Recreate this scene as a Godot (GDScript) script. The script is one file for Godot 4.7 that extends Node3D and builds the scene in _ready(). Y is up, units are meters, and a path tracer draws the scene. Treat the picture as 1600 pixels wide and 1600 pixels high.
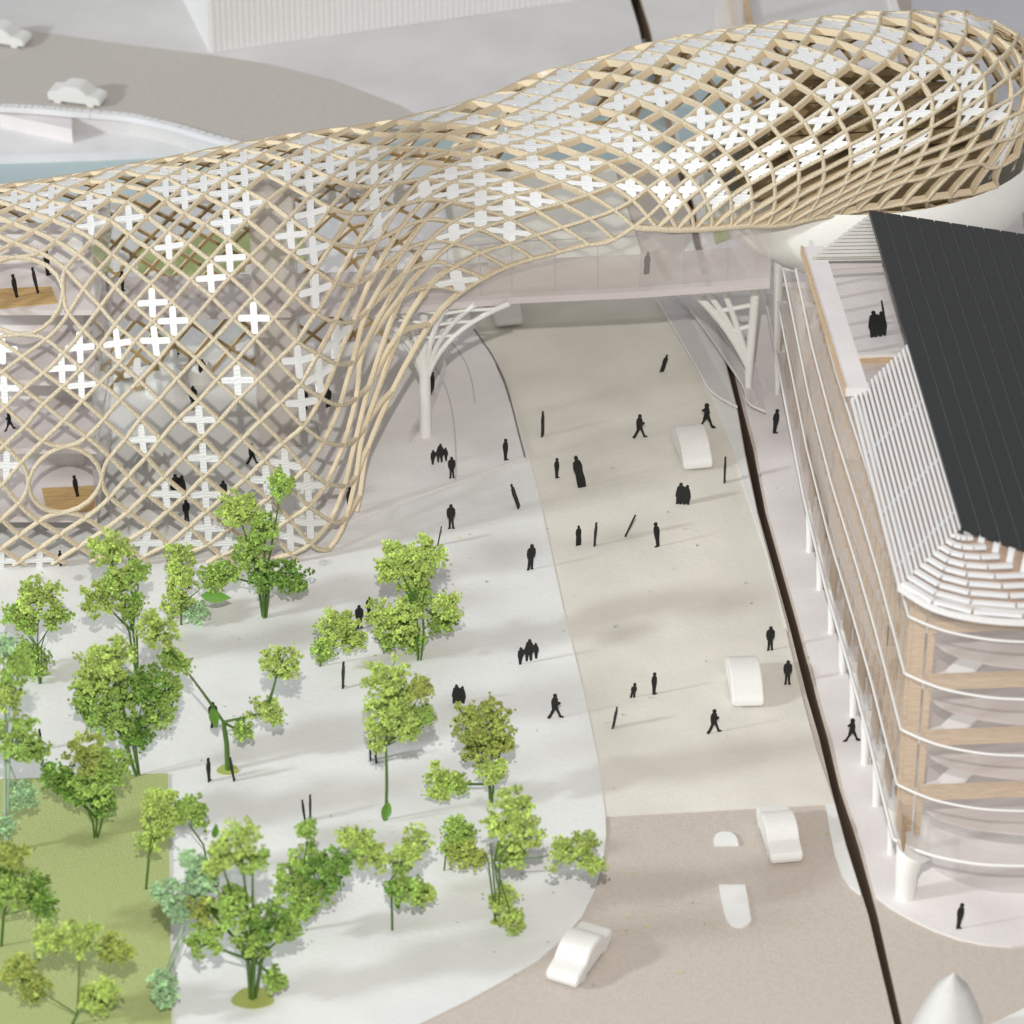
extends Node3D
# An architect's card model at building scale (1 unit = 1 m of the building): lattice shell, glass hall, plaza, trees, card people.

const F := 6000.0
const PITCH := 0.5759587  # 33 degrees down
const DIST := 222.2222
var eye := Vector3(0, DIST * sin(PITCH), DIST * cos(PITCH))
var rng := RandomNumberGenerator.new()
var M := {}
var taken := {}

# ------------------------------------------------------------------ places
func sight(u: float, v: float) -> Vector3:
	var fw := Vector3(0, -sin(PITCH), -cos(PITCH))
	var up := Vector3(0, cos(PITCH), -sin(PITCH))
	return fw + Vector3.RIGHT * ((u - 800.0) / F) - up * ((v - 800.0) / F)

func gp(u: float, v: float, h := 0.0) -> Vector3:   # the place at height h
	var d := sight(u, v)
	return eye + d * ((h - eye.y) / d.y)

func zp(u: float, v: float, z: float) -> Vector3:   # the place at depth z
	var d := sight(u, v)
	return eye + d * ((z - eye.z) / d.z)

func outline(a: Array, h := 0.0) -> PackedVector2Array:   # plan outline
	var o := PackedVector2Array()
	for i in range(0, a.size(), 2):
		var p := gp(a[i], a[i + 1], h)
		o.append(Vector2(p.x, p.z))
	return o

func rounded(o: PackedVector2Array, steps := 6) -> PackedVector2Array:   # smooth open chain
	var out := PackedVector2Array()
	for i in o.size() - 1:
		var p0: Vector2 = o[maxi(i - 1, 0)]
		var p3: Vector2 = o[mini(i + 2, o.size() - 1)]
		for k in steps:
			out.append(o[i].cubic_interpolate(o[i + 1], p0, p3, float(k) / steps))
	out.append(o[o.size() - 1])
	return out

# ------------------------------------------------------------------ meshes
class MB:
	var v := PackedVector3Array()
	var n := PackedVector3Array()
	func tri(a: Vector3, b: Vector3, c: Vector3, out: Vector3) -> void:
		var g := (c - a).cross(b - a)
		if g.length_squared() < 1e-14:
			return
		g = g.normalized()
		if g.dot(out) < 0.0:
			g = -g
			var t := b
			b = c
			c = t
		v.append(a); v.append(b); v.append(c)
		n.append(g); n.append(g); n.append(g)
	func quad(a: Vector3, b: Vector3, c: Vector3, d: Vector3, out: Vector3) -> void:
		tri(a, b, c, out)
		tri(a, c, d, out)
	func smooth(a: Vector3, b: Vector3, c: Vector3, na: Vector3, nb: Vector3, nc: Vector3) -> void:
		var g := (c - a).cross(b - a)
		if g.length_squared() < 1e-14:
			return
		if g.dot(na + nb + nc) >= 0.0:
			v.append(a); v.append(b); v.append(c)
			n.append(na); n.append(nb); n.append(nc)
		else:
			v.append(a); v.append(c); v.append(b)
			n.append(na); n.append(nc); n.append(nb)
	func box(lo: Vector3, hi: Vector3, t := Transform3D(), ch := 0.0) -> void:
		var c := (lo + hi) * 0.5
		var s := (hi - lo) * 0.5
		var e := minf(ch, minf(s.x, minf(s.y, s.z)) * 0.45)
		for ax in 3:
			for sg in [-1.0, 1.0]:
				var u := (ax + 1) % 3
				var w := (ax + 2) % 3
				var q := []
				for k in [[-1, -1], [1, -1], [1, 1], [-1, 1]]:
					var p := c
					p[ax] += sg * s[ax]
					p[u] += k[0] * (s[u] - e)
					p[w] += k[1] * (s[w] - e)
					q.append(t * p)
				var o := Vector3.ZERO
				o[ax] = sg
				quad(q[0], q[1], q[2], q[3], t.basis * o)
				if e > 0.0:
					for sg2 in [-1.0, 1.0]:
						var p1 := c
						p1[ax] += sg * s[ax]; p1[u] += sg2 * (s[u] - e); p1[w] -= s[w] - e
						var p2 := p1
						p2[w] += 2.0 * (s[w] - e)
						var p3 := c
						p3[ax] += sg * (s[ax] - e); p3[u] += sg2 * s[u]; p3[w] -= s[w] - e
						var p4 := p3
						p4[w] += 2.0 * (s[w] - e)
						var oo := Vector3.ZERO
						oo[ax] = sg; oo[u] = sg2
						quad(t * p1, t * p2, t * p4, t * p3, t.basis * oo)
		if e > 0.0:
			for a in [-1.0, 1.0]:
				for b in [-1.0, 1.0]:
					for d in [-1.0, 1.0]:
						var k := Vector3(a, b, d)
						tri(t * (c + k * (s - Vector3(0, e, e))), t * (c + k * (s - Vector3(e, 0, e))), t * (c + k * (s - Vector3(e, e, 0))), t.basis * k)
	func beam(a: Vector3, b: Vector3, w: float, h: float, up := Vector3.UP, ch := 0.0) -> void:   # a bar from a to b
		var z := (b - a).normalized()
		if absf(z.dot(up)) > 0.98:
			up = Vector3.FORWARD
		var x := up.cross(z).normalized()
		var y := z.cross(x)
		box(Vector3(-w / 2, -h / 2, 0), Vector3(w / 2, h / 2, a.distance_to(b)), Transform3D(Basis(x, y, z), a), ch)
	func tube(path: Array, radii: Array, sides := 8, caps := true) -> void:
		var rings := []
		var nx := Vector3.ZERO
		for i in path.size():
			var d: Vector3 = (path[mini(i + 1, path.size() - 1)] - path[maxi(i - 1, 0)]).normalized()
			if i == 0:
				nx = d.cross(Vector3(0.31, 0.2, 0.93) if absf(d.z) < 0.9 else Vector3.RIGHT).normalized()
			nx = (nx - d * nx.dot(d)).normalized()
			var ny := d.cross(nx)
			var ring := []
			for k in sides:
				var a := TAU * k / sides
				ring.append(nx * cos(a) + ny * sin(a))
			rings.append(ring)
		for i in path.size() - 1:
			for k in sides:
				var j := (k + 1) % sides
				var p: Vector3 = path[i] + rings[i][k] * radii[i]
				var q: Vector3 = path[i] + rings[i][j] * radii[i]
				var r: Vector3 = path[i + 1] + rings[i + 1][j] * radii[i + 1]
				var s: Vector3 = path[i + 1] + rings[i + 1][k] * radii[i + 1]
				smooth(p, q, r, rings[i][k], rings[i][j], rings[i + 1][j])
				smooth(p, r, s, rings[i][k], rings[i + 1][j], rings[i + 1][k])
		if caps:
			for e in [0, path.size() - 1]:
				var d2: Vector3 = (path[0] - path[1]) if e == 0 else (path[-1] - path[-2])
				for k in sides:
					tri(path[e], path[e] + rings[e][k] * radii[e], path[e] + rings[e][(k + 1) % sides] * radii[e], d2)
	func prism(o: PackedVector2Array, y0: float, y1: float, t := Transform3D()) -> void:   # plan outline from y0 up to y1
		var ix := Geometry2D.triangulate_polygon(o)
		for i in range(0, ix.size(), 3):
			var a := o[ix[i]]
			var b := o[ix[i + 1]]
			var c := o[ix[i + 2]]
			tri(t * Vector3(a.x, y1, a.y), t * Vector3(b.x, y1, b.y), t * Vector3(c.x, y1, c.y), t.basis.y)
			tri(t * Vector3(a.x, y0, a.y), t * Vector3(b.x, y0, b.y), t * Vector3(c.x, y0, c.y), -t.basis.y)
		var sgn := -1.0 if Geometry2D.is_polygon_clockwise(o) else 1.0
		for i in o.size():
			var a := o[i]
			var b := o[(i + 1) % o.size()]
			var e := (b - a)
			var out := Vector3(e.y, 0, -e.x) * sgn
			quad(t * Vector3(a.x, y0, a.y), t * Vector3(b.x, y0, b.y), t * Vector3(b.x, y1, b.y), t * Vector3(a.x, y1, a.y), t.basis * out)
	func mesh(m: Material) -> ArrayMesh:
		var am := ArrayMesh.new()
		put(am, m)
		return am
	func put(am: ArrayMesh, m: Material) -> void:
		if v.is_empty():
			return
		var a := []
		a.resize(Mesh.ARRAY_MAX)
		a[Mesh.ARRAY_VERTEX] = v
		a[Mesh.ARRAY_NORMAL] = n
		am.add_surface_from_arrays(Mesh.PRIMITIVE_TRIANGLES, a)
		am.surface_set_material(am.get_surface_count() - 1, m)

# ------------------------------------------------------------------ things
func numbered(called: String) -> String:
	var k: int = taken.get(called, 0)
	taken[called] = k + 1
	return called if k == 0 else "%s_%03d" % [called, k]

func thing(called: String, label: String, category: String, at := Vector3.ZERO, turn := 0.0, group := "") -> Node3D:
	var o := Node3D.new()
	o.name = numbered(called)
	add_child(o)
	o.position = at
	o.rotation.y = turn
	return tag(o, label, category, group)

func tag(o: Node3D, label: String, category: String, group := "") -> Node3D:
	o.set_meta("label", label)
	o.set_meta("category", category)
	if group:
		o.set_meta("group", group)
	return o

func part(called: String, mesh: Mesh, parent: Node3D, label := "", shift := true) -> MeshInstance3D:
	var o := MeshInstance3D.new()
	var k := 0
	for c in parent.get_children():
		if c.name == called or c.name.begins_with(called + "_0") or c.name.begins_with(called + "_1") or c.name.begins_with(called + "_2"):
			k += 1
	o.name = called if k == 0 else "%s_%03d" % [called, k]
	o.mesh = mesh
	parent.add_child(o, true)
	if shift and parent != self:   # the mesh was made in the place's own axes
		var up := parent
		var g := Transform3D()
		while up != self and up != null:
			g = up.transform * g
			up = up.get_parent() as Node3D
		o.transform = g.affine_inverse()
	if label:
		o.set_meta("label", label)
	return o

func struct(called: String, b: MB, m: Material) -> MeshInstance3D:
	var o := MeshInstance3D.new()
	o.name = numbered(called)
	o.mesh = b.mesh(m)
	add_child(o)
	o.set_meta("kind", "structure")
	return o

func slab(a: Array, y0: float, y1: float) -> MB:
	var b := MB.new()
	b.prism(outline(a, y1), y0, y1)
	return b

# ------------------------------------------------------------------ materials
func noise_tex(size: int, freq: float, lo: float, hi: float, octaves := 4, sd := 1) -> NoiseTexture2D:
	var n := FastNoiseLite.new()
	n.seed = sd
	n.noise_type = FastNoiseLite.TYPE_SIMPLEX_SMOOTH
	n.frequency = freq
	n.fractal_octaves = octaves
	var t := NoiseTexture2D.new()
	t.width = size
	t.height = size
	t.seamless = true
	t.normalize = true
	t.noise = n
	var g := Gradient.new()
	g.set_color(0, Color(lo, lo, lo))
	g.set_color(1, Color(hi, hi, hi))
	t.color_ramp = g
	return t

func mat(called: String, lin: Color, rough := 0.8, tex: Texture2D = null, tile := 0.05, bump: Texture2D = null, bump_cm := 1.0, spec := 0.4) -> StandardMaterial3D:
	var m := StandardMaterial3D.new()
	m.resource_name = called
	m.albedo_color = lin.linear_to_srgb()
	m.roughness = rough
	m.metallic_specular = spec
	if tex or bump:
		m.uv1_triplanar = true
		m.uv1_world_triplanar = true
		m.uv1_scale = Vector3.ONE * tile
	if tex:
		m.albedo_texture = tex
	if bump:
		m.heightmap_enabled = true
		m.heightmap_texture = bump
		m.heightmap_scale = bump_cm
	return m

func clear(called: String, lin: Color, alpha: float, rough := 0.06) -> StandardMaterial3D:
	var m := StandardMaterial3D.new()
	m.resource_name = called
	var c := lin.linear_to_srgb()
	c.a = alpha
	m.albedo_color = c
	m.transparency = BaseMaterial3D.TRANSPARENCY_ALPHA
	m.roughness = rough
	m.metallic_specular = 0.5
	return m

func make_materials() -> void:
	var mottle := noise_tex(512, 0.006, 0.93, 1.0, 5, 3)
	var fibre := noise_tex(512, 0.05, 0.955, 1.0, 4, 5)
	var grain := noise_tex(256, 0.33, 0.6, 1.0, 2, 7)
	var lumps := noise_tex(256, 0.30, 0.0, 1.0, 2, 9)
	var paperb := noise_tex(512, 0.12, 0.0, 1.0, 4, 11)
	var lines := strand_tex()
	M.plaza = mat("white plaza card", Color(0.79, 0.79, 0.775), 0.75, mottle, 0.035, paperb, 1.2)
	M.inner = mat("white platform card", Color(0.78, 0.75, 0.74), 0.6, mottle, 0.045, paperb, 1.0)
	M.cream = mat("cream road card", Color(0.75, 0.72, 0.645), 0.8, mottle, 0.04, paperb, 1.2)
	M.road = mat("brown grey road card", Color(0.55, 0.485, 0.43), 0.88, fibre, 0.08, paperb, 2.0)
	M.farroad = mat("grey back road card", Color(0.54, 0.505, 0.46), 0.88, fibre, 0.08, paperb, 2.0)
	M.pave = mat("pinkish white pavement card", Color(0.80, 0.755, 0.745), 0.75, mottle, 0.05, paperb, 1.0)
	M.lawn = mat("olive green lawn card", Color(0.41, 0.465, 0.195), 0.9, fibre, 0.1, paperb, 3.0)
	M.board = mat("dark fibre board edge", Color(0.30, 0.215, 0.155), 0.9, fibre, 0.2)
	M.pit = mat("black gap bottom", Color(0.012, 0.011, 0.012), 0.9)
	M.terrain = mat("grey white terrain card", Color(0.70, 0.68, 0.67), 0.85, mottle, 0.03, paperb, 1.5)
	M.farcard = mat("lavender grey card", Color(0.56, 0.545, 0.58), 0.7, mottle, 0.03)
	M.water = mat("pale blue water sheet", Color(0.46, 0.56, 0.575), 0.22, mottle, 0.02)
	M.quay = mat("white quay card", Color(0.82, 0.81, 0.82), 0.7, mottle, 0.05)
	M.white = mat("white card block", Color(0.82, 0.81, 0.80), 0.55, fibre, 0.12, paperb, 0.8)
	M.foam = mat("white moulded block", Color(0.80, 0.79, 0.76), 0.45, fibre, 0.2, paperb, 1.0)
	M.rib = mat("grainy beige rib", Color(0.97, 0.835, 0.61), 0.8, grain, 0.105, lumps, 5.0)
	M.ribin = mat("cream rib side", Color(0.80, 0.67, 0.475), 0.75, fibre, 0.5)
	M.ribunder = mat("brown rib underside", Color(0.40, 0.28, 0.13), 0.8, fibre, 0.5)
	M.cross = mat("white printed cross", Color(0.83, 0.83, 0.825), 0.42, fibre, 0.16, lines, 3.0, 0.55)
	M.person = mat("black figure card", Color(0.016, 0.016, 0.015), 0.6, fibre, 0.5)
	M.slab = clear("milky floor sheet", Color(0.80, 0.74, 0.73), 0.80, 0.2)
	M.deck = clear("pinkish acrylic deck", Color(0.80, 0.73, 0.73), 0.5, 0.2)
	M.hallfloor = clear("pale hall floor sheet", Color(0.84, 0.76, 0.73), 0.5, 0.2)
	M.glass = clear("clear acrylic", Color(0.86, 0.80, 0.77), 0.09, 0.04)
	M.facade = clear("clear facade acrylic", Color(0.88, 0.82, 0.78), 0.10, 0.04)
	M.facade.metallic_specular = 0.2
	M.hazy = clear("hazy acrylic", Color(0.80, 0.74, 0.68), 0.24, 0.1)
	M.core = clear("hazy core sheet", Color(0.74, 0.68, 0.63), 0.6, 0.15)
	M.ramp = clear("grey acrylic strip", Color(0.74, 0.69, 0.68), 0.4, 0.1)
	M.etch = mat("etched line", Color(0.42, 0.4, 0.43), 0.6)
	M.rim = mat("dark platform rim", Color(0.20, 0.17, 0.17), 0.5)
	M.rail = mat("white rail", Color(0.76, 0.74, 0.72), 0.5)
	M.timber = wood_mat("pale timber", Color(0.66, 0.47, 0.29))
	M.timberdark = wood_mat("brown timber", Color(0.40, 0.27, 0.16))
	M.timberpale = wood_mat("pale pinkish timber", Color(0.74, 0.60, 0.47))
	M.mat = wood_mat("tan floor card", Color(0.62, 0.42, 0.19))
	M.brownfloor = wood_mat("brown hall floor", Color(0.40, 0.29, 0.15))
	M.printed = mat("white printed bracket", Color(0.85, 0.84, 0.81), 0.6, fibre, 0.3, lumps, 1.5)
	M.bowl = mat("speckled white bowl", Color(0.84, 0.835, 0.79), 0.5, speck_tex(), 0.12, paperb, 1.0)
	M.black = mat("black roof card", Color(0.036, 0.038, 0.039), 0.38, noise_tex(256, 0.2, 0.6, 1.0, 3, 21), 0.15, paperb, 1.5)
	M.blackline = mat("black roof score", Color(0.13, 0.135, 0.145), 0.5)
	M.membrane = mat("pink brown roof board", Color(0.50, 0.37, 0.29), 0.8, fibre, 0.1)
	M.ribbed = mat("ribbed pale sheet", Color(0.70, 0.67, 0.62), 0.35, fibre, 0.1)
	M.slat = mat("white slat", Color(0.76, 0.75, 0.75), 0.5, fibre, 0.3)
	M.stem = mat("green stem", Color(0.085, 0.165, 0.03), 0.55, fibre, 1.0)
	M.stempale = mat("pale blue green stem", Color(0.36, 0.47, 0.33), 0.6, fibre, 1.0)
	M.disc = mat("yellow green glue disc", Color(0.38, 0.43, 0.12), 0.5)
	M.bead = clear("clear glue bead", Color(0.9, 0.9, 0.9), 0.15, 0.05)
	M.leaf = StandardMaterial3D.new()
	M.leaf.resource_name = "dried flower leaf"
	M.leaf.vertex_color_use_as_albedo = true
	M.leaf.roughness = 0.6
	M.leaf.metallic_specular = 0.35
	M.leaf.backlight_enabled = true
	M.leaf.backlight = Color(0.25, 0.3, 0.1)

func strand_tex() -> ImageTexture:   # fine printed layers
	var im := Image.create(256, 256, false, Image.FORMAT_RGB8)
	var n := FastNoiseLite.new()
	n.seed = 4
	n.frequency = 0.012
	var g := FastNoiseLite.new()
	g.seed = 8
	g.frequency = 0.3
	for y in 256:
		for x in 256:
			var w := 0.5 + 0.32 * sin(y * TAU / 8.0 + n.get_noise_2d(x, y) * 7.0) + 0.3 * g.get_noise_2d(x, y)
			im.set_pixel(x, y, Color(w, w, w))
	return ImageTexture.create_from_image(im)

func speck_tex() -> ImageTexture:
	var im := Image.create(512, 512, false, Image.FORMAT_RGB8)
	im.fill(Color.WHITE)
	var r := RandomNumberGenerator.new()
	r.seed = 77
	for i in 900:
		var k := r.randf_range(0.55, 0.85)
		im.fill_rect(Rect2i(r.randi_range(0, 509), r.randi_range(0, 509), r.randi_range(1, 2), r.randi_range(1, 2)), Color(k, k, k))
	return ImageTexture.create_from_image(im)

func wood_mat(called: String, lin: Color) -> StandardMaterial3D:
	if not M.has("woodtex"):
		var im := Image.create(256, 256, false, Image.FORMAT_RGB8)
		var n := FastNoiseLite.new()
		n.seed = 12
		n.frequency = 0.02
		var f := FastNoiseLite.new()
		f.seed = 13
		f.frequency = 0.2
		for y in 256:
			for x in 256:
				var w := 0.92 + 0.035 * sin(y * 0.55 + n.get_noise_2d(x * 0.3, y) * 9.0) + 0.08 * f.get_noise_2d(x * 0.15, y * 2.0)
				im.set_pixel(x, y, Color(w, w, w))
		M.woodtex = ImageTexture.create_from_image(im)
	return mat(called, lin, 0.6, M.woodtex, 0.14)

const SHELL := {
	-22: [9, [-1949,-58,264,-1937,6,300,-1927,66,323,-1916,126,339,-1906,185,348,-1897,244,353,-1888,304,353,-1881,363,352,-1875,421,347,-1872,478,337,-1872,532,323,-1873,584,304,-1875,634,280,-1876,681,250,-1879,723,216,-1884,757,180,-1890,785,143,-1897,808,104,-1905,829,61,-1913,844,14,-1923,855,-32,-1932,861,-77,-1941,865,-123,-1947,865,-162,-1950,865,-186,-1951,865,-206,-1954,863,-231,-1960,861,-265,-1967,854,-310,-1971,839,-365,-1974,819,-419,-1977,794,-470,-1980,764,-519,-1983,731,-565,-1985,689,-604,-1987,642,-638,-1988,592,-666,-1990,539,-687,-1992,484,-704,-1993,427,-714,-1994,370,-720,-1995,312,-722,-1996,255,-722,-1997,198,-718,-1998,141,-710,-1998,85,-696,-1999,31,-677]],
	-21: [9, [-1893,-53,269,-1882,9,301,-1872,68,323,-1862,126,338,-1852,186,347,-1843,245,351,-1835,304,352,-1827,364,350,-1822,422,345,-1819,479,336,-1819,533,322,-1820,586,303,-1821,636,279,-1823,684,250,-1826,725,217,-1830,760,181,-1836,789,145,-1843,813,106,-1851,833,62,-1859,849,15,-1869,860,-31,-1878,867,-78,-1886,870,-124,-1892,871,-164,-1895,870,-190,-1897,870,-211,-1900,868,-237,-1906,865,-272,-1914,857,-319,-1916,839,-376,-1919,817,-430,-1922,790,-480,-1925,757,-527,-1928,722,-572,-1930,678,-609,-1932,630,-640,-1933,578,-665,-1935,524,-685,-1936,468,-699,-1938,412,-708,-1939,354,-713,-1940,297,-714,-1941,239,-713,-1942,182,-708,-1942,125,-699,-1943,70,-684,-1943,16,-664]],
	-20: [9, [-1837,-49,272,-1827,11,302,-1818,69,323,-1808,128,337,-1799,186,345,-1789,246,349,-1781,305,350,-1774,365,348,-1769,424,343,-1766,481,334,-1766,535,321,-1767,588,302,-1768,638,279,-1770,686,250,-1773,728,217,-1777,764,182,-1782,793,146,-1789,817,107,-1797,838,63,-1805,855,16,-1814,866,-31,-1823,873,-78,-1832,876,-126,-1838,876,-167,-1841,876,-195,-1843,875,-217,-1846,873,-244,-1852,869,-280,-1857,855,-335,-1861,837,-389,-1864,814,-441,-1867,785,-490,-1870,753,-537,-1873,712,-577,-1875,666,-612,-1877,616,-641,-1879,564,-664,-1880,509,-682,-1882,453,-694,-1883,396,-702,-1884,339,-705,-1885,281,-706,-1886,224,-704,-1887,167,-698,-1888,110,-688,-1888,55,-672,-1888,2,-651]],
	-19: [9, [-1781,-44,276,-1772,14,303,-1763,71,322,-1754,129,336,-1745,187,344,-1736,246,348,-1728,306,348,-1721,366,347,-1715,425,342,-1713,482,333,-1713,537,319,-1714,590,302,-1715,641,278,-1717,688,250,-1719,730,218,-1723,767,183,-1729,796,147,-1735,821,108,-1743,843,64,-1751,860,17,-1760,872,-30,-1769,878,-79,-1778,881,-127,-1784,882,-170,-1787,881,-199,-1789,880,-223,-1793,877,-252,-1798,872,-290,-1803,856,-347,-1807,835,-401,-1810,809,-452,-1813,778,-499,-1816,744,-545,-1818,701,-583,-1820,653,-615,-1822,602,-642,-1824,549,-663,-1825,494,-678,-1827,437,-689,-1828,380,-695,-1829,323,-698,-1830,265,-698,-1831,208,-695,-1832,151,-688,-1833,95,-676,-1834,40,-660,-1833,-12,-638]],
	-18: [9, [-1726,-40,278,-1717,16,304,-1709,73,322,-1700,130,335,-1691,189,343,-1682,248,346,-1674,307,347,-1667,368,345,-1662,427,340,-1659,484,332,-1659,539,318,-1661,592,301,-1662,643,278,-1664,690,251,-1666,733,219,-1670,770,184,-1675,800,148,-1681,826,110,-1689,848,66,-1697,865,18,-1706,877,-30,-1715,884,-79,-1723,887,-129,-1730,887,-173,-1733,886,-204,-1735,885,-229,-1739,881,-260,-1745,874,-302,-1749,855,-359,-1752,832,-413,-1755,804,-462,-1758,770,-508,-1761,734,-552,-1764,689,-587,-1766,640,-617,-1768,588,-642,-1769,534,-661,-1771,478,-674,-1772,422,-683,-1774,365,-688,-1775,307,-690,-1776,250,-689,-1777,193,-686,-1778,136,-678,-1778,80,-666,-1779,24,-648]],
	-17: [9, [-1670,-36,281,-1662,19,305,-1654,75,322,-1646,132,334,-1637,190,342,-1628,249,345,-1620,309,346,-1614,369,344,-1609,428,339,-1606,486,331,-1606,541,318,-1608,594,300,-1609,645,278,-1610,693,251,-1613,736,220,-1616,773,185,-1621,804,150,-1628,830,111,-1635,853,67,-1643,870,19,-1652,883,-29,-1660,890,-79,-1669,893,-130,-1675,892,-175,-1678,891,-208,-1681,889,-236,-1685,885,-269,-1690,871,-321,-1694,853,-374,-1698,829,-425,-1701,799,-473,-1704,765,-519,-1707,723,-558,-1709,677,-591,-1711,627,-619,-1713,574,-641,-1715,520,-658,-1717,464,-671,-1718,407,-678,-1719,350,-682,-1720,293,-683,-1722,235,-682,-1722,178,-677,-1723,122,-669,-1724,66,-655,-1725,9,-636]],
	-16: [9, [-1615,-33,284,-1608,22,306,-1600,77,322,-1591,133,334,-1583,191,341,-1574,250,345,-1567,310,345,-1560,371,344,-1555,430,339,-1553,488,330,-1553,543,317,-1555,596,300,-1556,647,278,-1557,695,251,-1559,738,220,-1563,776,186,-1568,807,151,-1574,834,112,-1581,857,68,-1589,876,20,-1598,888,-29,-1606,895,-80,-1615,898,-132,-1621,898,-179,-1625,896,-213,-1627,894,-242,-1632,888,-280,-1636,872,-333,-1640,852,-386,-1643,825,-436,-1647,793,-482,-1650,757,-527,-1653,714,-564,-1655,666,-595,-1657,615,-621,-1659,561,-641,-1661,506,-656,-1662,450,-667,-1664,393,-674,-1665,336,-677,-1666,279,-677,-1667,222,-675,-1668,165,-670,-1669,109,-660,-1670,54,-647,-1671,-7,-625]],
	-15: [9, [-1559,-29,286,-1553,25,307,-1545,79,323,-1537,135,334,-1529,193,341,-1520,252,344,-1513,311,345,-1506,372,343,-1502,433,338,-1500,491,329,-1500,546,317,-1502,599,300,-1503,650,278,-1504,697,252,-1506,741,221,-1510,779,187,-1515,811,152,-1520,838,113,-1527,862,69,-1535,881,20,-1544,894,-30,-1553,901,-82,-1561,904,-135,-1568,903,-184,-1571,901,-219,-1574,898,-251,-1578,891,-292,-1582,873,-345,-1586,850,-397,-1589,821,-446,-1592,787,-491,-1596,750,-534,-1598,705,-569,-1601,656,-598,-1603,604,-622,-1605,550,-641,-1606,495,-655,-1608,439,-664,-1609,382,-670,-1611,325,-672,-1612,268,-672,-1613,211,-670,-1614,154,-664,-1615,98,-654,-1615,43,-639]],
	-14: [9, [-1504,-25,289,-1498,27,309,-1490,81,324,-1482,137,334,-1474,194,341,-1466,253,344,-1459,312,345,-1452,373,343,-1448,433,338,-1446,493,329,-1447,548,316,-1448,601,300,-1449,651,279,-1450,699,253,-1453,743,222,-1456,782,188,-1461,814,153,-1467,842,114,-1473,867,70,-1481,886,21,-1489,899,-29,-1498,906,-81,-1506,909,-134,-1512,909,-185,-1516,906,-222,-1519,902,-257,-1523,890,-305,-1527,873,-356,-1531,849,-407,-1535,819,-455,-1538,786,-501,-1541,745,-540,-1544,698,-573,-1546,649,-601,-1548,596,-624,-1550,542,-641,-1552,487,-654,-1554,430,-663,-1555,374,-667,-1556,317,-669,-1557,260,-669,-1558,203,-666,-1559,146,-660,-1560,90,-649,-1561,35,-635]],
	-13: [9, [-1449,-22,291,-1443,30,310,-1436,83,324,-1428,139,334,-1420,196,340,-1412,254,343,-1404,312,344,-1398,372,342,-1394,431,337,-1391,489,329,-1392,546,317,-1393,599,300,-1395,650,280,-1396,698,254,-1399,743,224,-1402,783,191,-1407,817,154,-1413,846,115,-1419,871,71,-1427,890,24,-1434,903,-25,-1441,911,-74,-1447,915,-124,-1452,915,-172,-1457,913,-217,-1463,907,-264,-1468,893,-314,-1472,875,-365,-1476,849,-415,-1480,818,-462,-1484,784,-507,-1487,742,-545,-1489,695,-577,-1492,644,-604,-1494,592,-625,-1496,537,-642,-1497,482,-654,-1499,425,-662,-1500,369,-667,-1502,312,-668,-1503,255,-667,-1504,198,-664,-1505,142,-658,-1506,86,-648,-1506,31,-633]],
	-12: [9, [-1394,-20,291,-1388,31,309,-1381,85,323,-1374,140,333,-1366,197,339,-1358,255,342,-1350,313,342,-1344,372,340,-1339,429,336,-1337,486,328,-1338,545,316,-1339,598,300,-1340,648,280,-1342,697,256,-1345,743,226,-1349,784,192,-1353,820,156,-1359,850,116,-1365,875,73,-1372,894,27,-1379,908,-21,-1384,917,-68,-1388,921,-113,-1392,922,-159,-1400,920,-213,-1407,913,-270,-1413,898,-321,-1418,878,-372,-1422,852,-422,-1426,820,-468,-1429,785,-513,-1432,742,-550,-1435,694,-581,-1437,644,-607,-1439,591,-628,-1441,536,-645,-1443,481,-656,-1445,424,-664,-1446,368,-668,-1447,311,-669,-1449,254,-669,-1450,197,-666,-1451,141,-659,-1451,85,-649,-1452,30,-634]],
	-11: [9, [-1339,-19,290,-1334,33,308,-1327,86,321,-1319,142,331,-1311,199,337,-1303,257,340,-1296,315,340,-1290,374,338,-1287,432,334,-1285,491,326,-1286,549,313,-1286,599,299,-1287,647,280,-1289,697,256,-1291,744,226,-1295,786,193,-1300,823,156,-1305,854,116,-1312,879,74,-1318,899,28,-1325,913,-19,-1330,922,-65,-1334,927,-110,-1339,928,-157,-1346,926,-216,-1352,919,-275,-1358,904,-326,-1364,883,-378,-1368,857,-427,-1372,825,-474,-1375,789,-518,-1378,745,-555,-1381,698,-586,-1383,647,-612,-1386,594,-633,-1388,539,-648,-1389,483,-660,-1391,427,-668,-1392,370,-672,-1394,313,-673,-1395,257,-672,-1396,200,-669,-1397,143,-663,-1398,87,-653,-1398,32,-638]],
	-10: [9, [-1285,-18,288,-1280,33,305,-1273,87,319,-1264,144,328,-1256,202,334,-1248,260,337,-1241,318,337,-1237,377,336,-1234,436,331,-1233,496,323,-1234,552,311,-1233,601,297,-1234,649,279,-1236,698,255,-1238,746,226,-1242,789,192,-1246,826,156,-1252,857,116,-1258,883,74,-1265,904,28,-1272,919,-20,-1278,929,-70,-1284,934,-117,-1289,935,-161,-1296,933,-220,-1299,926,-278,-1305,910,-331,-1310,890,-383,-1315,863,-433,-1318,831,-479,-1322,795,-523,-1325,751,-560,-1328,703,-591,-1330,652,-617,-1332,599,-638,-1334,545,-654,-1336,489,-665,-1338,432,-673,-1339,375,-677,-1341,318,-678,-1342,262,-678,-1343,205,-675,-1344,148,-669,-1345,92,-659,-1345,36,-645]],
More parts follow.
